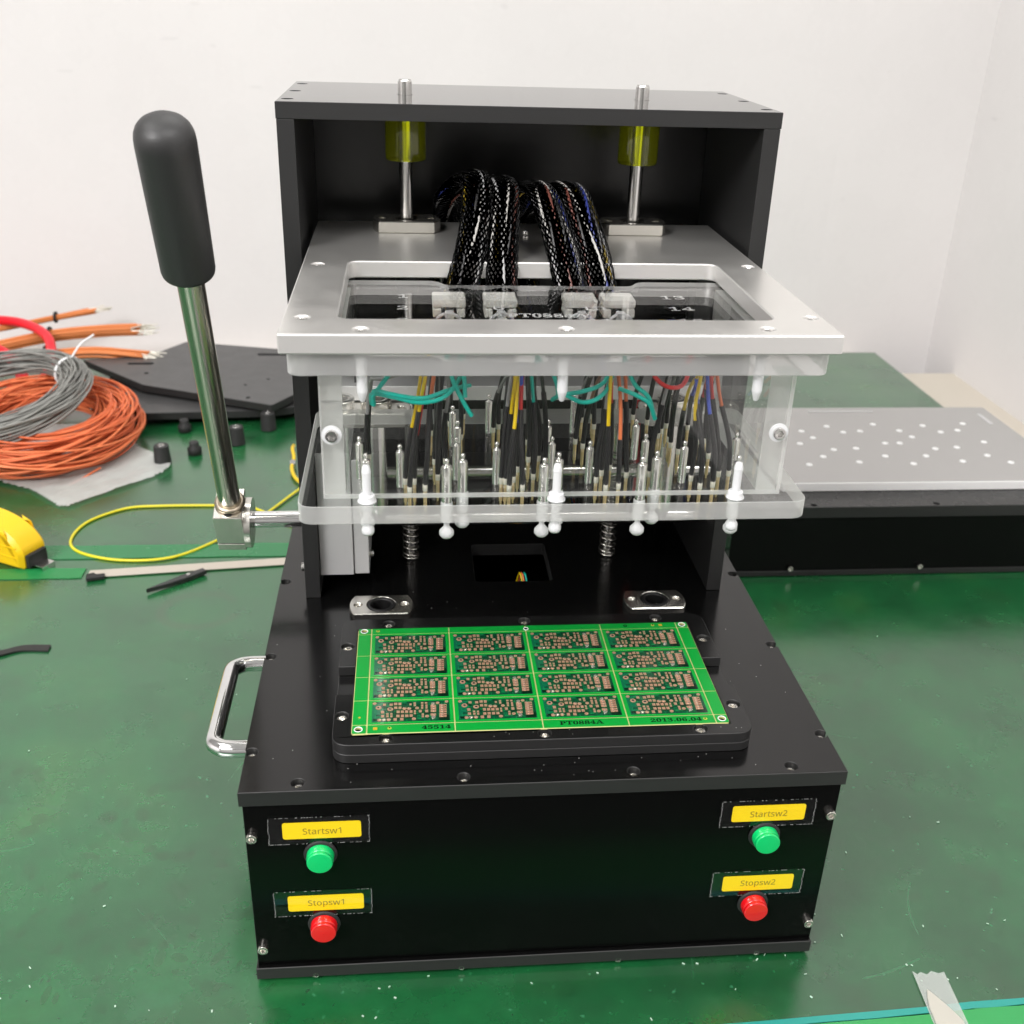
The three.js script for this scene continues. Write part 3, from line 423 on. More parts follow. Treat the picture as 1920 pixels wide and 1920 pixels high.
{ // braided cable sleeves over the back edge of the window
  const braidMat = std(0.010, 0.45), wires = ['pale', 'black', 'grey', 'black', 'pale', 'black', 'gold', 'black', 'grey', 'navy', 'black', 'pale', 'rust', 'black'];
  const paths = [
    [[-0.047, 0.350, -0.150], [-0.0440, 0.375, -0.1640], [-0.0380, 0.395, -0.176], [-0.0335, 0.415, -0.192], [-0.0320, 0.4280, -0.214], [-0.0360, 0.427, -0.240], [-0.047, 0.412, -0.268], [-0.048, 0.39, -0.300], [-0.050, 0.33, -0.315]],
    [[-0.0205, 0.350, -0.150], [-0.0200, 0.375, -0.1640], [-0.0190, 0.395, -0.176], [-0.0175, 0.415, -0.190], [-0.0165, 0.4265, -0.212], [-0.0185, 0.425, -0.239], [-0.024, 0.410, -0.267], [-0.020, 0.39, -0.298], [-0.020, 0.33, -0.312]],
    [[0.0235, 0.350, -0.150], [0.0210, 0.375, -0.1640], [0.0170, 0.395, -0.176], [0.0118, 0.413, -0.190], [0.0070, 0.4240, -0.212], [0.0030, 0.423, -0.239], [-0.002, 0.408, -0.266], [-0.003, 0.39, -0.298], [-0.004, 0.33, -0.312]],
    [[0.0430, 0.350, -0.150], [0.0400, 0.375, -0.1640], [0.0362, 0.395, -0.176], [0.0305, 0.413, -0.190], [0.0270, 0.4240, -0.212], [0.0220, 0.423, -0.239], [0.016, 0.408, -0.266], [0.012, 0.39, -0.298], [0.010, 0.33, -0.312]],
  ];
  paths.forEach((pp, si) => {
    const cur = new THREE.CatmullRomCurve3(pp.map(p => V(...p))), N = 150, C = [], T = [], U = [], W = [];
    for (let i = 0; i <= N; i++) { const t = i / N; C.push(cur.getPointAt(t)); const tg = cur.getTangentAt(t); T.push(tg); const w = V(1, 0, 0).addScaledVector(tg, -tg.x).normalize(); W.push(w); U.push(V().crossVectors(w, tg).normalize()); }
    const at = (i, a, s) => { const t = i / N, sw = 0.0092 * s, sh = (0.0045 + 0.0012 * Math.sin(t * 5 + si)) * s; return C[i].clone().addScaledVector(W[i], sw * Math.cos(a)).addScaledVector(U[i], sh * Math.sin(a)); };
    const sl = new THREE.Group(); sl.name = 'cable_sleeve'; fx.add(sl);
    const strands = [], K = 20;
    for (let dir = -1; dir <= 1; dir += 2) for (let k = 0; k < K; k++) {
      const pos = [], nor = [], idx = [], uv = [];
      for (let i = 0; i <= N; i++) {
        const a = k / K * 2 * Math.PI + dir * i * 0.115, over = 1 + 0.028 * Math.sin((i * 0.115 * K / Math.PI / 1) + (dir > 0 ? 0 : Math.PI) + k * Math.PI), p = at(i, a, over), o = at(i, a, over * 1.06).sub(p).normalize();
        const q = at(Math.min(N, i + 1), k / K * 2 * Math.PI + dir * Math.min(N, i + 1) * 0.115, over); const tg = i < N ? q.sub(p).normalize() : T[i]; const side = V().crossVectors(tg, o).normalize();
        for (const [e, h, n] of [[-1, 0, -0.7], [0, 1, 0], [1, 0, 0.7]]) { const v = p.clone().addScaledVector(side, e * 0.00074).addScaledVector(o, h * 0.00028); pos.push(v.x, v.y, v.z); const nn = o.clone().addScaledVector(side, n).normalize(); nor.push(nn.x, nn.y, nn.z); uv.push(0, 0); }
        if (i) { const b = (i - 1) * 3; for (const j of [0, 1]) idx.push(b + j, b + j + 3, b + j + 1, b + j + 1, b + j + 3, b + j + 4); }
      }
      const g = new THREE.BufferGeometry(); g.setAttribute('position', new THREE.Float32BufferAttribute(pos, 3)); g.setAttribute('normal', new THREE.Float32BufferAttribute(nor, 3)); g.setAttribute('uv', new THREE.Float32BufferAttribute(uv, 2)); g.setIndex(idx); strands.push(g);
    }
    const b = part('braid', merge(strands), braidMat, sl); b.userData.kind = 'stuff';
    wires.forEach((k, j) => { const a0 = j / wires.length * 2 * Math.PI + si, pts = []; for (let i = 0; i <= N; i += 6) pts.push(at(i, a0 + 0.5 * Math.sin(i * 0.05 + j * 2.1), 0.80 + 0.10 * Math.sin(i * 0.17 + j * 2))); part('inner_wire', tube(pts, 0.0011, 50, 5), wireMat[k], sl); });
  });
}
{ // hand lever
  const dust = []; for (let i = 0; i < 60; i++) { const b = new THREE.BoxGeometry(rr(0.0002, 0.0005), 0.0002, rr(0.0002, 0.0005)); let x = rr(-0.165, 0.165), z = rr(-0.21, -0.002), y = HB + 0.0001; if (Math.abs(x) < 0.119 && z < -0.022 && z > -0.15) { if (i % 3) { z = rr(-0.019, -0.003); } else { x = rr(-0.118, 0.118); z = rr(-0.0285, -0.0225); y = 0.1564; } } b.translate(x, y, z); dust.push(b); }
  part('dust_flecks', merge(dust), std([0.4, 0.4, 0.38], 0.8), fx).userData.kind = 'stuff';
  const dir = V(0.0258, 0.9042, 0.4264).normalize(), P0 = V(-0.2002, 0.2133, -0.222), at = t => P0.clone().addScaledVector(dir, t);
  part('lever_rod', along(lathe([[0.0001, 0], [0.0076, 0], [0.0076, 0.24], [0.0001, 0.24]], 28), at(-0.006), at(0.3)), M.nickelRod = std([0.58, 0.55, 0.48], 0.30, { metalness: 1, roughnessMap: softM }), fx);
  part('lever_grip', along(lathe([[0.0076, 0.0006], [0.0125, 0], [0.0143, 0.0010], [0.0147, 0.003], [0.0149, 0.03], [0.0151, 0.06], [0.0152, 0.0800], [0.0150, 0.0830], [0.0145, 0.0857], [0.0134, 0.0883], [0.0116, 0.0905], [0.0091, 0.0922], [0.0061, 0.0933], [0.0032, 0.0938], [0.0001, 0.0939]], 40), at(0.1965), at(0.5)), std(0.026, 0.58, { roughnessMap: softM, bumpMap: softM, bumpScale: 0.0002 }), fx);
  part('weld_bead', along(new THREE.TorusGeometry(0.0084, 0.0022, 8, 28).rotateX(Math.PI / 2), at(-0.0035), at(0.2)), std([0.42, 0.36, 0.28], 0.35, { metalness: 1 }), fx);
  const B = new THREE.Group(); B.name = 'pivot_block'; B.position.copy(at(-0.0245)); B.quaternion.setFromUnitVectors(V(0, 1, 0), dir); fx.add(B);
  const bh = new THREE.Path(); bh.absarc(0, 0.0075, 0.003, 0, 7, true);
  part('block_body', slab(poly([[-0.0105, -0.0135, 0.0005], [0.0090, -0.0135, 0.0005], [0.0090, 0.0135, 0.0005], [-0.0105, 0.0135, 0.0005]]), -0.0095, 0.0195, 0.0006), M.nickel, B);
  part('clamp_cap', box(-0.0105, 0.0090, -0.0170, -0.0102, -0.0135, 0.0135, 0.0006), M.nickel, B);
  part('clamp_bolt', along(lathe([[0.0001, -0.004], [0.0035, -0.004], [0.0038, 0], [0.0001, 0]], 6), V(0, -0.0170, 0), V(0, 1, 0)), M.steel, B);
  part('bolt_hole', cyl(0.0028, 0.0008, 20), M.dark, B, [-0.0005, 0.0194, 0.0095]);
  const d = cyl(0.0180, 0.0042, 36); d.rotateZ(Math.PI / 2); part('shaft_flange', d, M.nickel, B, [0.0113, -0.002, 0]);
}

// ---------------------------------------------------------------- green circuit board panel in the nest
{
  const pb = thing('circuit_board_panel', 'green panel of sixteen small bare circuit boards lying in the black nest', 'circuit board panel');
  const xs = [-0.1102, -0.1016, -0.0515, -0.0010, 0.0490, 0.1003, 0.1083], zs = [-0.1397, -0.1327, -0.1080, -0.0848, -0.0609, -0.0376, -0.0297];
  const y0 = 0.1553, y1 = 0.1566, yt = 0.1570, gap = 0.0004;
  const sub = std([0.52, 0.50, 0.20], 0.5), mask = std([0.003, 0.27, 0.033], 0.28, { specularIntensity: 0.5 }), copper = std([0.46, 0.25, 0.165], 0.42, { metalness: 0.35 }), solder = std([0.80, 0.74, 0.62], 0.25, { metalness: 0.8 }), gold = std([0.7, 0.42, 0.03], 0.4, { metalness: 0.4 }), ink = std([0.002, 0.008, 0.003], 0.9, { specularIntensity: 0.2 });
  const holes = [[-0.1063, -0.1364], [0.1044, -0.1364], [-0.1063, -0.0335], [0.1044, -0.0335]];
  part('substrate', slab(rect(xs[0], xs[6], zs[0], zs[6], 0.0025), y0, y1, 0.0002, holes.map(([x, z]) => circ(x, z, 0.0021))), sub, pb);
  // dark copper-clad centre of each small board
  const cv = document.createElement('canvas'); cv.width = 1024; cv.height = 512; const c = cv.getContext('2d');
  c.fillStyle = 'rgb(12,148,52)'; c.fillRect(0, 0, 1024, 512);
  c.fillStyle = 'rgb(6,70,42)'; c.fillRect(46, 36, 936, 440);
  c.fillStyle = 'rgb(10,92,62)'; c.fillRect(46, 60, 130, 400);
  for (let i = 0; i < 60; i++) { c.fillStyle = rnd() < 0.5 ? 'rgba(3,44,26,0.8)' : 'rgba(14,104,60,0.55)'; c.fillRect(46 + rnd() * 860, 36 + rnd() * 380, rr(20, 130), rr(8, 60)); }
  c.strokeStyle = 'rgba(20,140,80,0.7)'; for (let i = 0; i < 90; i++) { let x = 60 + rnd() * 900, y = 50 + rnd() * 410; c.lineWidth = rr(2, 5); c.beginPath(); c.moveTo(x, y); for (let k = 0; k < 3; k++) { if (rnd() < 0.5) x += rr(-70, 70); else y += rr(-50, 50); x = Math.min(970, Math.max(55, x)); y = Math.min(470, Math.max(45, y)); c.lineTo(x, y); } c.stroke(); }
  c.fillStyle = 'rgb(3,34,18)'; c.fillRect(850, 350, 120, 120); c.fillRect(60, 400, 60, 50);
  const tex = new THREE.CanvasTexture(cv); tex.colorSpace = THREE.SRGBColorSpace; tex.magFilter = THREE.LinearFilter;
  const bw = 0.0497 , bh = 0.0233;
  const boardMat = std(1, 0.22, { map: tex, clearcoat: 0.3, clearcoatRoughness: 0.1 });
  const bg = new THREE.BoxGeometry(bw, yt - y1, bh);
  const UV = (X, Y) => { const v = (Y - (380 - 0.032 * (X - 440))) / 385, u = (X - (445 - 30 * v)) / (1390 + 55 * v); return [(u - 0.5) * bw, (v - 0.5) * bh]; };
  const rectPads = [[703, 447, 50, 34], [813, 447, 54, 34], [888, 433, 56, 38], [958, 433, 48, 38], [888, 497, 54, 36], [958, 497, 48, 36], [667, 570, 52, 40], [667, 637, 54, 36], [748, 600, 40, 26], [813, 600, 36, 26], [748, 638, 40, 28], [813, 638, 36, 28], [927, 565, 52, 38], [997, 563, 52, 38], [1068, 562, 52, 38], [1140, 560, 50, 38], [922, 632, 54, 38], [997, 630, 52, 38], [1070, 628, 54, 38], [1142, 625, 52, 38], [875, 688, 54, 40], [985, 684, 56, 40], [1205, 552, 32, 30], [1205, 590, 32, 26], [1205, 422, 38, 28], [1205, 456, 38, 26], [1328, 415, 40, 24], [1328, 460, 38, 34], [1328, 498, 36, 28], [1393, 415, 42, 24], [1400, 460, 36, 34], [1400, 496, 36, 28], [1295, 550, 50, 38], [1403, 548, 52, 40], [1337, 603, 38, 26], [1337, 637, 38, 28], [1133, 440, 36, 28]];
  const rp = [], hp = [], hd = [];
  const pad = (X, Y, w, h, arr, hh = 0.00022) => { const [x, z] = UV(X, Y); const b = new THREE.BoxGeometry(w * bw / 1420, hh, h * bh / 385); b.translate(x, (yt - y1) / 2 + hh / 2, z); arr.push(b); };
  const disc = (X, Y, rx, arr, hh = 0.00024) => { const [x, z] = UV(X, Y); const b = cyl(rx * bw / 1420, hh, 14); b.translate(x, (yt - y1) / 2 + hh / 2, z); arr.push(b); };
  for (const [X, Y, w, h] of rectPads) pad(X, Y, w, h, rp);
  for (const [X, Y, r] of [[603, 500, 50], [795, 522, 50], [1033, 510, 36], [1110, 510, 36], [540, 430, 33], [1585, 412, 32], [1735, 390, 32], [1243, 500, 33], [1187, 675, 34], [1408, 632, 33], [612, 700, 35], [768, 692, 35]]) disc(X, Y, r, rp);
  disc(688, 695, 34, hp);
  for (const [X, Y] of [[1512, 465], [1515, 503], [1515, 545], [1513, 605]]) pad(X, Y, 92, 34, rp);
  for (const Y of [445, 480, 515, 550, 590, 625]) { pad(1650, Y + 5, 74, 30, rp); pad(1714, Y + 3, 44, 26, rp); }
  for (const [X, Y, r] of [[1508, 430, 34], [1515, 650, 36]]) disc(X, Y, r, hp, 0.0005);
  for (const [X, Y] of [[1040, 508], [1117, 508], [1519, 465], [1519, 503], [1519, 545], [1524, 606], [622, 698], [696, 693], [775, 690]]) disc(X, Y, 15, hp, 0.00055);
  for (const Y of [445, 480, 515, 550, 590, 625]) disc(1660, Y + 3, 14, hp, 0.00055);
  for (const [X, Y] of [[603, 500], [795, 522]]) { disc(X, Y, 26, hp, 0.00030); disc(X, Y - 1, 19, hd, 0.00036); }
  for (const Y of [460, 498, 536, 575, 612]) disc(1716, Y, 10, hd, 0.00030);
  const rpG = merge(rp), hpG = merge(hp), hdG = merge(hd);
  for (let j = 1; j < 5; j++) for (let i = 1; i < 5; i++) {
    const x = (xs[i] + xs[i + 1]) / 2, z = (zs[j] + zs[j + 1]) / 2, b = part('board', bg, boardMat, pb, [x, (y1 + yt) / 2, z]);
    b.scale.set((xs[i + 1] - xs[i] - 2 * gap) / bw, 1, (zs[j + 1] - zs[j] - 2 * gap) / bh);
    for (const [n, g, m] of [['copper_pads', rpG, copper], ['solder_domes', hpG, solder], ['drill_holes', hdG, ink]]) part(n, g, m, b).userData.kind = 'stuff';
  }
  for (let j = 0; j < 6; j++) for (let i = 0; i < 6; i++) if (i === 0 || i === 5 || j === 0 || j === 5) {
    const corner = (i === 0 || i === 5) && (j === 0 || j === 5), h = corner ? holes[(i ? 1 : 0) + (j ? 2 : 0)] : null;
    part('rail_piece', slab(rect(xs[i] + gap, xs[i + 1] - gap, zs[j] + gap, zs[j + 1] - gap, corner ? 0.0008 : 0), y1 + 0.00002, yt, 0.00006, h ? [circ(h[0], h[1], 0.0023)] : [], 8), mask, pb);
  }
  for (const [x, z] of holes) part('hole_rim', new THREE.TorusGeometry(0.00222, 0.00028, 6, 24).rotateX(Math.PI / 2), M.white, pb, [x, yt, z]);
  const put = (t, x, z, s) => part('lettering', letters(t, s, fontSerif, 1.35, 0.00015), ink, pb, [x, yt, z], [-Math.PI / 2, 0, 0]);
  put('45514', -0.0622, -0.0337, 0.0032); put('PT0884A', 0.0216, -0.0337, 0.0032); put('2013.06.04', 0.0772, -0.0337, 0.0032);
  for (const [x, z] of [[-0.0887, -0.0338], [-0.0975, -0.1362], [0.0945, -0.0337], [0.0846, -0.1362]]) { part('fiducial', cyl(0.00125, 0.0001, 16), std([0.35, 0.42, 0.05], 0.4), pb, [x, yt + 0.0001, z]); part('fiducial', cyl(0.0005, 0.0001, 10), ink, pb, [x, yt + 0.0002, z - 0.0003]); }
  for (const [x, z] of [[-0.0968, -0.0338], [0.0898, -0.1362]]) part('square_mark', box(-0.0012, 0.0012, 0, 0.0001, -0.0012, 0.0012, 0), gold, pb, [x, yt, z]);
  part('round_mark', new THREE.TorusGeometry(0.001, 0.0003, 6, 20).rotateX(Math.PI / 2), ink, pb, [0.0660, yt, -0.1362]);
  part('round_mark', cyl(0.0007, 0.0002, 12), gold, pb, [-0.1060, yt, -0.0445]);
  const [tx, tz] = [-0.0006, -0.1352]; part('tooling_hole', cyl(0.0014, 0.0002, 16), ink, pb, [tx, yt, tz]); part('hole_rim', new THREE.TorusGeometry(0.0015, 0.0003, 6, 20).rotateX(Math.PI / 2), M.white, pb, [tx, yt + 0.0001, tz]);
}

// ---------------------------------------------------------------- second fixture on the right
{
  const t = thing('test_box', 'long black box with a frosted white-dotted cover plate behind the main fixture', 'test box');
  part('box_front', box(0.245, 0.630, 0.0068, 0.0670, -0.480, -0.4715, 0.0003), M.panel, t);
  part('box_side', box(0.245, 0.253, 0.0068, 0.0670, -0.727, -0.4802, 0.0003), M.panel, t);
  part('box_side', box(0.622, 0.630, 0.0068, 0.0670, -0.727, -0.4802, 0.0003), M.panel, t);
  part('box_rear', box(0.2532, 0.6218, 0.0068, 0.0670, -0.727, -0.719, 0.0003), M.panel, t);
  part('box_base', box(0.243, 0.632, 0.0008, 0.0067, -0.7285, -0.4700, 0.0005), M.blackEdge, t);
  const tp = part('box_top_plate', slab(rect(0.243, 0.632, -0.7285, -0.4700, 0.0006), 0.0671, 0.0794, 0.0005, [0.3265, 0.455, 0.60].map(x => circ(x, -0.4755, 0.0030))), [std(0.016, 0.34, { roughnessMap: softM }), M.blackEdge], t);
  for (const x of [0.3265, 0.455, 0.60]) screwUp(tp, x, 0.0765, -0.4755, 'cap', M.blackMatte);
  for (const x of [0.31, 0.448, 0.59]) screwFront(t, x, 0.0105, -0.4668, 'cap', M.nickel);
  const milky = std([0.39, 0.38, 0.37], 0.30, { roughnessMap: softM, transmission: 0.15, thickness: 0 });
  part('cover_plate', slab(rect(0.3032, 0.6262, -0.7240, -0.5063, 0.004), 0.0796, 0.0890, 0.0005), [milky, std([0.82, 0.82, 0.81], 0.5)], t);
  part('cover_slot', slab(rect(0.606, 0.611, -0.70, -0.667, 0.002), 0.0891, 0.0894, 0), std(0.5, 0.4), t);
  part('cover_slot', slab(rect(0.40, 0.48, -0.712, -0.708, 0.0018), 0.0891, 0.0894, 0), std(0.45, 0.4), t);
  const peg = lathe([[0.0036, 0], [0.0032, 0.0008], [0.0018, 0.0012], [0.0001, 0.0013]], 14), pm = std(0.70, 0.5);
  for (const [x, z] of [[0.3708,-0.6481], [0.4054,-0.6621], [0.4186,-0.6439], [0.4396,-0.6471], [0.4636,-0.6682], [0.3772,-0.6279], [0.3564,-0.6111], [0.4870,-0.6480], [0.5220,-0.6632], [0.5348,-0.6432], [0.5739,-0.6689], [0.5574,-0.6481], [0.4937,-0.6286], [0.3888,-0.5933], [0.4155,-0.5966], [0.3700,-0.5741], [0.3470,-0.5530], [0.4046,-0.5589], [0.4549,-0.6109], [0.4715,-0.6106], [0.4399,-0.5746], [0.5058,-0.5941], [0.4862,-0.5742], [0.4628,-0.5533], [0.5324,-0.5975], [0.5717,-0.6124], [0.5563,-0.5743], [0.5207,-0.5589], [0.5733,-0.5547]]) part('peg', peg, pm, t, [x, 0.0890, z]);
}

// ---------------------------------------------------------------- clutter on the left of the bench
{
  // stacked black plates
  const pts = (a, r = 0.003) => poly(a.map(([x, z]) => [x, -z, r]));
  const dk = std(0.055, 0.45, { roughnessMap: softM });
  const a = thing('black_plate', 'angular dark grey plate lying topmost on the heap behind the lever', 'plate');
  part('plate_sheet', slab(pts([[-0.437, -0.966], [-0.2559, -0.8856], [-0.222, -0.940], [-0.232, -1.118], [-0.4145, -1.163], [-0.455, -1.095], [-0.545, -1.075]]), 0.024, 0.034, 0.0005, [rect(-0.478, -0.442, -1.062, -1.053, 0.004, THREE.Path), rect(-0.300, -0.255, -1.105, -1.096, 0.004, THREE.Path), circ(-0.443, -1.015, 0.003), circ(-0.29, -0.915, 0.003), circ(-0.272, -0.99, 0.002), circ(-0.38, -1.03, 0.002), circ(-0.30, -0.965, 0.002)]), [dk, M.blackEdge], a);
  const b = thing('black_plate', 'dark plate lying lower in the heap under the angular grey plate', 'plate');
  part('plate_sheet', slab(pts([[-0.50, -0.930], [-0.420, -0.895], [-0.262, -0.905], [-0.2, -0.93], [-0.2, -1.12], [-0.50, -1.12]]), 0.010, 0.020, 0.0005), [dk, M.blackEdge], b);
  const f = thing('black_block', 'thick black block under the stack of dark plates', 'block');
  part('block_body', box(-0.415, -0.21, 0.0004, 0.0098, -1.06, -0.945, 0.001), M.blackMatte, f);
  // rubber feet
  const foot = lathe([[0.0001, 0], [0.0102, 0], [0.0104, 0.001], [0.0090, 0.0225], [0.0085, 0.0235], [0.0036, 0.0235], [0.0034, 0.019], [0.0001, 0.019]], 24), low = lathe([[0.0001, 0], [0.0085, 0], [0.0088, 0.008], [0.0060, 0.0095], [0.0060, 0.0150], [0.0050, 0.0165], [0.0001, 0.0165]], 20);
  const feet = [[foot, -0.377, -0.776, 'tapered black rubber foot standing alone beside the orange wire coil'], [low, -0.3435, -0.804, 'stepped black rubber foot between the tapered foot and the lever'], [foot, -0.2960, -0.836, 'black rubber foot standing just right of the steel lever rod'], [low, -0.3690, -0.880, 'black rubber foot half under the front edge of the dark plates'], [foot, -0.262, -0.885, 'black rubber foot nearest the left upright under the dark plate']];
  for (const [g, x, z, l] of feet) { const r = thing('rubber_foot', l, 'rubber foot', [x, 0.0004, z], 'loose rubber feet on the bench'); part('foot_body', g, M.rubber, r); if (g === foot) part('foot_washer', new THREE.TorusGeometry(0.0036, 0.0007, 6, 18).rotateX(Math.PI / 2), M.steel, r, [0, 0.0232, 0]); }
  // coils of wire
  function coil(name, label, c, R, rad, n, tilt, mats, wr, sq) {
    const o = thing(name, label, 'wire coil', c); o.rotation.set(...tilt); const g = mats.map(() => []);
    for (let k = 0; k < n; k++) {
      const q = Math.sqrt(rnd()) , th = rr(0, 6.28), ph = rr(0, 6.28), pts = [];
      for (let i = 0; i < 26; i++) { const a = i / 26 * 2 * Math.PI, t = th + 0.8 * Math.sin(a + ph), rj = R + q * rad * Math.cos(t) + 0.004 * noise.noise(k, i * 0.3, 1), y = q * rad * sq * Math.sin(t) + 0.003 * noise.noise(k * 2, i * 0.3, 5); pts.push(V(rj * Math.cos(a), y, rj * 1.12 * Math.sin(a))); }
      g[k % mats.length].push(tube(pts, wr, 72, 5, true));
    }
    g.forEach((list, i) => { part('wire_turns', merge(list), mats[i], o).userData.kind = 'stuff'; }); return o;
  }
  const oc = coil('orange_wire_coil', 'big loose coil of thin orange wire lying on a clear bag', [-0.528, 0.032, -0.832], 0.088, 0.032, 84, [0.04, 0, -0.02], [std([0.78, 0.20, 0.07], 0.45), std([0.66, 0.14, 0.045], 0.5)], 0.00125, 0.75);
  part('loose_end', tube([[0.085, -0.020, 0.085], [0.05, -0.028, 0.125], [0.0, -0.031, 0.150], [0.045, -0.0315, 0.165], [0.062, -0.0315, 0.155]].map(p => V(...p)), 0.0012, 40, 6), wireMat.orange, oc);
  coil('grey_wire_coil', 'coil of grey wire tied with a white tie on top of the orange coil', [-0.590, 0.060, -0.848], 0.100, 0.020, 60, [0.05, 0.3, 0.13], [std([0.20, 0.20, 0.185], 0.5), std([0.27, 0.27, 0.25], 0.5)], 0.0012, 0.8);
  const tie = thing('twist_tie', 'white plastic twist tie wrapped round the grey wire coil', 'twist tie', [-0.515, 0.070, -0.915]);
  part('tie_loop', new THREE.TorusGeometry(0.021, 0.0016, 6, 26).scale(1, 0.9, 1.4).rotateY(0.9), M.white, tie);
  part('tie_tail', tube([[0.006, 0.020, 0], [0.016, 0.034, -0.01], [0.03, 0.042, -0.025]], 0.0014, 14, 6), M.white, tie);
  // clear bag under the coil
  const bs = [[-0.70, -0.70], [-0.56, -0.725], [-0.505, -0.695], [-0.468, -0.655], [-0.455, -0.653], [-0.43, -0.68], [-0.395, -0.715], [-0.370, -0.742], [-0.3652, -0.766], [-0.385, -0.79], [-0.42, -0.83], [-0.45, -0.90], [-0.70, -0.90]];
  const bg = new THREE.ShapeGeometry(poly(bs.map(([x, z]) => [x, -z, 0.004])), 4); bg.rotateX(-Math.PI / 2);
  const fine = new THREE.PlaneGeometry(0.36, 0.28, 90, 70); fine.rotateX(-Math.PI / 2); fine.translate(-0.53, 0, -0.78);
  { // keep the faces inside the outline, wrinkle them
    const P = fine.attributes.position, inside = (x, z) => { let c = false; for (let i = 0, j = bs.length - 1; i < bs.length; j = i++) { const [xi, zi] = bs[i], [xj, zj] = bs[j]; if ((zi > z) !== (zj > z) && x < (xj - xi) * (z - zi) / (zj - zi) + xi) c = !c; } return c; };
    const ix = fine.index.array, keep = []; for (let i = 0; i < ix.length; i += 3) { let cx = 0, cz = 0; for (let k = 0; k < 3; k++) { cx += P.getX(ix[i + k]) / 3; cz += P.getZ(ix[i + k]) / 3; } if (inside(cx, cz)) keep.push(ix[i], ix[i + 1], ix[i + 2]); }
    fine.setIndex(keep); for (let i = 0; i < P.count; i++) { const x = P.getX(i), z = P.getZ(i); P.setY(i, 0.003 + 0.0022 * noise.noise(x * 45, z * 30, 3) + 0.0016 * Math.abs(noise.noise(x * 90, z * 60, 7))); } fine.computeVertexNormals();
  }
  solo('plastic_bag', fine, std([0.80, 0.81, 0.79], 0.4, { transmission: 0.55, thickness: 0, side: THREE.DoubleSide }), 'empty clear plastic bag spread flat under the orange coil', 'plastic bag');
  // red hose
  const hose = std([0.78, 0.006, 0.02], 0.30, { specularIntensity: 0.6 });
  const h = thing('red_hose', 'bright red plastic hose looping behind the grey wire coil at the left edge', 'hose');
  part('hose_loop', tube([[-0.78, 0.05, -1.18], [-0.71, 0.055, -1.20], [-0.655, 0.058, -1.175], [-0.605, 0.055, -1.12], [-0.583, 0.045, -1.06], [-0.578, 0.03, -1.0], [-0.60, 0.018, -0.94], [-0.68, 0.012, -0.92]], 0.0072, 80, 14), hose, h);
  part('hose_loop', tube([[-0.78, 0.045, -1.10], [-0.70, 0.052, -1.085], [-0.655, 0.05, -1.065], [-0.622, 0.042, -1.03], [-0.605, 0.03, -0.99], [-0.63, 0.015, -0.93]], 0.0085, 60, 14), hose, h);
  // bundles of orange leads against the wall
  function bundle(label, pts, n, spread) {
    const o = thing('lead_bundle', label, 'wire bundle', [0, 0, 0], 'bundles of orange leads by the wall'), m = std([0.62, 0.19, 0.045], 0.45), g = [], e = [];
    for (let k = 0; k < n; k++) { const a = k / n * 6.28, q = spread * Math.sqrt(rnd()), dx = rr(-0.012, 0.012), last = pts[pts.length - 1], prev = pts[pts.length - 2];
      const P = pts.map(([x, y, z], i) => V(x, y + q * Math.sin(a), z + q * Math.cos(a))); P[P.length - 1].x += dx; g.push(tube(P, 0.0019, 30, 6));
      const L = P[P.length - 1], D = V(last[0] - prev[0], last[1] - prev[1], last[2] - prev[2]).normalize(); e.push(along(cyl(0.0009, 0.024, 6).translate(0, 0.012, 0), L, L.clone().addScaledVector(D, 0.05).add(V(rr(-0.01, 0.01), rr(-0.01, 0.01), rr(-0.01, 0.01))))); }
    part('orange_leads', merge(g), m, o).userData.kind = 'stuff'; part('bare_ends', merge(e), M.tin, o).userData.kind = 'stuff';
    const i = Math.floor(pts.length / 2); part('bundle_tie', new THREE.TorusGeometry(spread + 0.003, 0.0022, 8, 20).rotateY(Math.PI / 2), M.blackMatte, o, pts[i]);
  }
  bundle('thin bundle of orange leads highest against the wall with bare tips', [[-0.80, 0.035, -1.16], [-0.70, 0.045, -1.19], [-0.62, 0.055, -1.22], [-0.565, 0.062, -1.235]], 8, 0.004);
  bundle('bundle of orange leads in the middle of the heap by the wall', [[-0.80, 0.02, -1.12], [-0.70, 0.03, -1.14], [-0.615, 0.042, -1.165], [-0.54, 0.046, -1.18], [-0.49, 0.047, -1.185]], 18, 0.009);
  bundle('thick bundle of orange leads lowest in the heap beside the dark plate', [[-0.80, 0.02, -1.05], [-0.70, 0.028, -1.07], [-0.60, 0.036, -1.09], [-0.53, 0.040, -1.095], [-0.465, 0.036, -1.09]], 18, 0.009);
  // yellow wire loops
  const yw = std([0.70, 0.62, 0.02], 0.38);
  solo('yellow_wire', tube([[-0.205, 0.0016, -0.60], [-0.262, 0.0016, -0.650], [-0.2972, 0.0016, -0.6518], [-0.3558, 0.0016, -0.652], [-0.3897, 0.0016, -0.6474], [-0.4225, 0.0016, -0.6178], [-0.4315, 0.0016, -0.588], [-0.4285, 0.0016, -0.562], [-0.4145, 0.0016, -0.5441], [-0.3729, 0.0016, -0.5265], [-0.3209, 0.0018, -0.5295], [-0.2785, 0.0020, -0.567], [-0.245, 0.0022, -0.612], [-0.2087, 0.0024, -0.684], [-0.19, 0.0026, -0.72]], 0.0015, 160, 8), yw, 'thin yellow wire bent into a long loop on the mat behind the pivot block', 'wire');
  const yc = thing('yellow_cable_clip', 'short yellow cord with metal crimps close behind the left upright', 'cord');
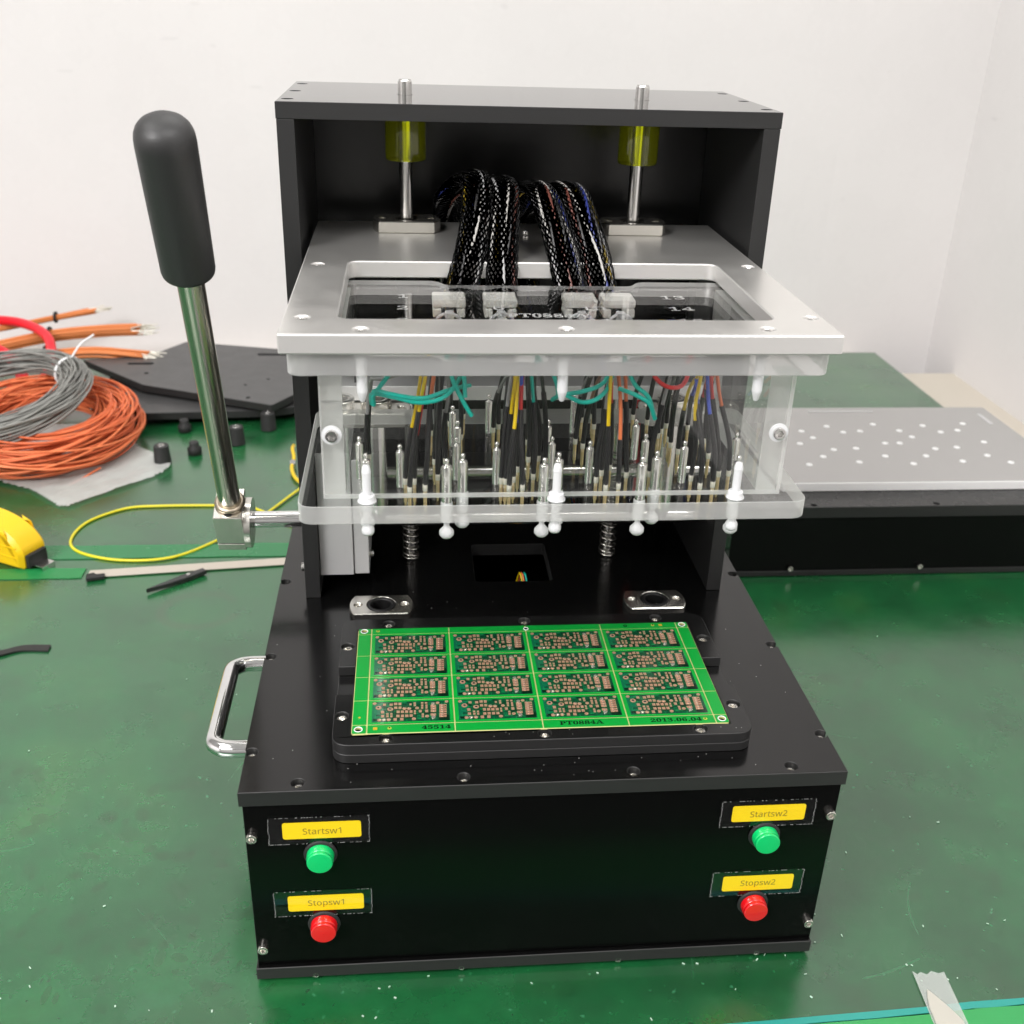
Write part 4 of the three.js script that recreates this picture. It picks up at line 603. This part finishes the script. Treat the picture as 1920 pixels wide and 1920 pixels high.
  part('cord', tube([[-0.2225, 0.006, -0.815], [-0.2215, 0.012, -0.79], [-0.2175, 0.010, -0.765], [-0.2185, 0.006, -0.745], [-0.212, 0.004, -0.72], [-0.20, 0.003, -0.70]], 0.0022, 40, 8), std([0.75, 0.50, 0.01], 0.4), yc);
  part('crimp', cyl(0.0034, 0.012, 12).rotateX(1.2), M.steel, yc, [-0.2178, 0.0085, -0.757]);
  // steel ruler, blade, clip, strap
  { const o = thing('steel_ruler', 'thin beige metal ruler lying along the green seam tape', 'ruler', [-0.394, 0.0013, -0.4977]); o.rotation.y = 0.105;
    part('ruler_strip', slab(rect(0, 0.30, -0.007, 0.007, 0.001), 0, 0.0009, 0.0001), std([0.52, 0.47, 0.40], 0.4, { metalness: 0.3 }), o); }
  { const o = thing('craft_blade', 'slim dark tweezers-like blade lying point left in front of the ruler', 'tweezers', [-0.3297, 0.002, -0.4585]); o.rotation.y = 0.67;
    part('blade_body', slab(poly([[0, 0.0004], [0.02, -0.0030], [0.043, -0.0042], [0.062, -0.0034], [0.062, 0.0034], [0.04, 0.0040], [0.016, 0.0022]]), -0.0005, 0.004, 0.0006), std(0.06, 0.35, { metalness: 0.6 }), o);
    part('blade_rivet', cyl(0.0020, 0.0010, 14), M.steel, o, [0.044, 0.0043, 0]); }
  { const o = thing('binder_clip', 'small black clip at the left end of the metal ruler', 'clip', [-0.3865, 0.0022, -0.4900]); o.rotation.y = 0.3;
    part('clip_body', slab(poly([[-0.008, -0.004], [0.009, -0.005], [0.010, 0.001], [0.002, 0.002], [0, 0.006], [-0.007, 0.005]]), -0.0010, 0.0028, 0.0005), M.blackMatte, o); }
  { const g = []; const c = new THREE.CatmullRomCurve3([V(-0.50, 0.003, -0.352), V(-0.458, 0.004, -0.350), V(-0.432, 0.0035, -0.3595), V(-0.418, 0.003, -0.3665), V(-0.394, 0.003, -0.3660)]), n = 40, pos = [], idx = [];
    for (let i = 0; i <= n; i++) { const p = c.getPoint(i / n), w = 0.0042; for (const [dz, dy] of [[-w, 0], [-w, 0.0016], [w, 0.0016], [w, 0]]) pos.push(p.x, p.y - 0.0026 + dy, p.z + dz * (0.8 + 0.3 * i / n)); if (i) { const b = (i - 1) * 4; for (let k = 0; k < 4; k++) { const k2 = (k + 1) % 4; idx.push(b + k, b + k2, b + 4 + k, b + k2, b + 4 + k2, b + 4 + k); } } }
    idx.push(n * 4, n * 4 + 1, n * 4 + 2, n * 4, n * 4 + 2, n * 4 + 3);
    const bg = new THREE.BufferGeometry(); bg.setAttribute('position', new THREE.Float32BufferAttribute(pos, 3)); bg.setIndex(idx); const fl = bg.toNonIndexed(); fl.computeVertexNormals();
    solo('black_strap', fl, std(0.012, 0.5, { side: THREE.DoubleSide }), 'short black strap lying on the mat at the left edge', 'strap'); }
  // yellow tape measure at the left edge
  { const o = thing('tape_measure', 'yellow tape measure with ribbed case partly cut off by the left edge', 'tape measure', [-0.487, 0.0005, -0.541]); o.rotation.y = -0.50;
    const ym = std([0.80, 0.50, 0.004], 0.38), s = poly([[-0.045, 0.0, 0.006], [0.040, 0.0, 0.004], [0.042, 0.020, 0.006], [0.030, 0.036, 0.012], [0.005, 0.046, 0.016], [-0.045, 0.048, 0.012]]);
    part('case_body', upright(s, -0.017, 0.017, 0.004), ym, o);
    for (const y of [0.013, 0.024]) part('case_rib', box(-0.040, 0.036, y, y + 0.0012, 0.0168, 0.0176, 0.0003), ym, o);
    part('tape_mouth', box(0.0405, 0.0455, 0.002, 0.016, -0.012, 0.012, 0.001), M.blackMatte, o);
    part('tape_hook', merge([box(0.044, 0.058, 0.004, 0.0048, -0.008, 0.008, 0.0002), box(0.0572, 0.058, -0.0002, 0.0045, -0.008, 0.008, 0.0002)]), M.steel, o); }
  // torn clear tape at the front edge
  { const o = thing('clear_tape_strip', 'torn strip of clear sticky tape folded over the front edge of the bench', 'tape');
    const g = new THREE.BufferGeometry(), P = [[0.2282, 0.0014, 0.0195], [0.2345, 0.0016, 0.0225], [0.2410, 0.0014, 0.0205], [0.2478, 0.0014, 0.0214], [0.2232, 0.0016, 0.099], [0.2431, 0.0016, 0.099]], f = slab(poly([[0.2282, -0.0195], [0.2305, -0.0222], [0.2330, -0.0205], [0.2362, -0.0226], [0.2400, -0.0202], [0.2440, -0.0222], [0.2478, -0.0212], [0.2430, -0.0990], [0.2215, -0.0990]]), 0.0012, 0.0014, 0);
    part('tape_film', f, std([0.9, 0.92, 0.9], 0.12, { transmission: 0.8, thickness: 0 }), o);
    part('tape_fold', slab(poly([[0.2312, -0.0335], [0.2350, -0.0395], [0.2395, -0.0480], [0.2430, -0.0560], [0.2440, -0.0990], [0.2225, -0.0990], [0.2270, -0.046], [0.2290, -0.0390]]), 0.0016, 0.0024, 0.0003), std([0.62, 0.60, 0.53], 0.4, { transmission: 0.35, thickness: 0 }), o); }
}
renderer.render(scene, camera);
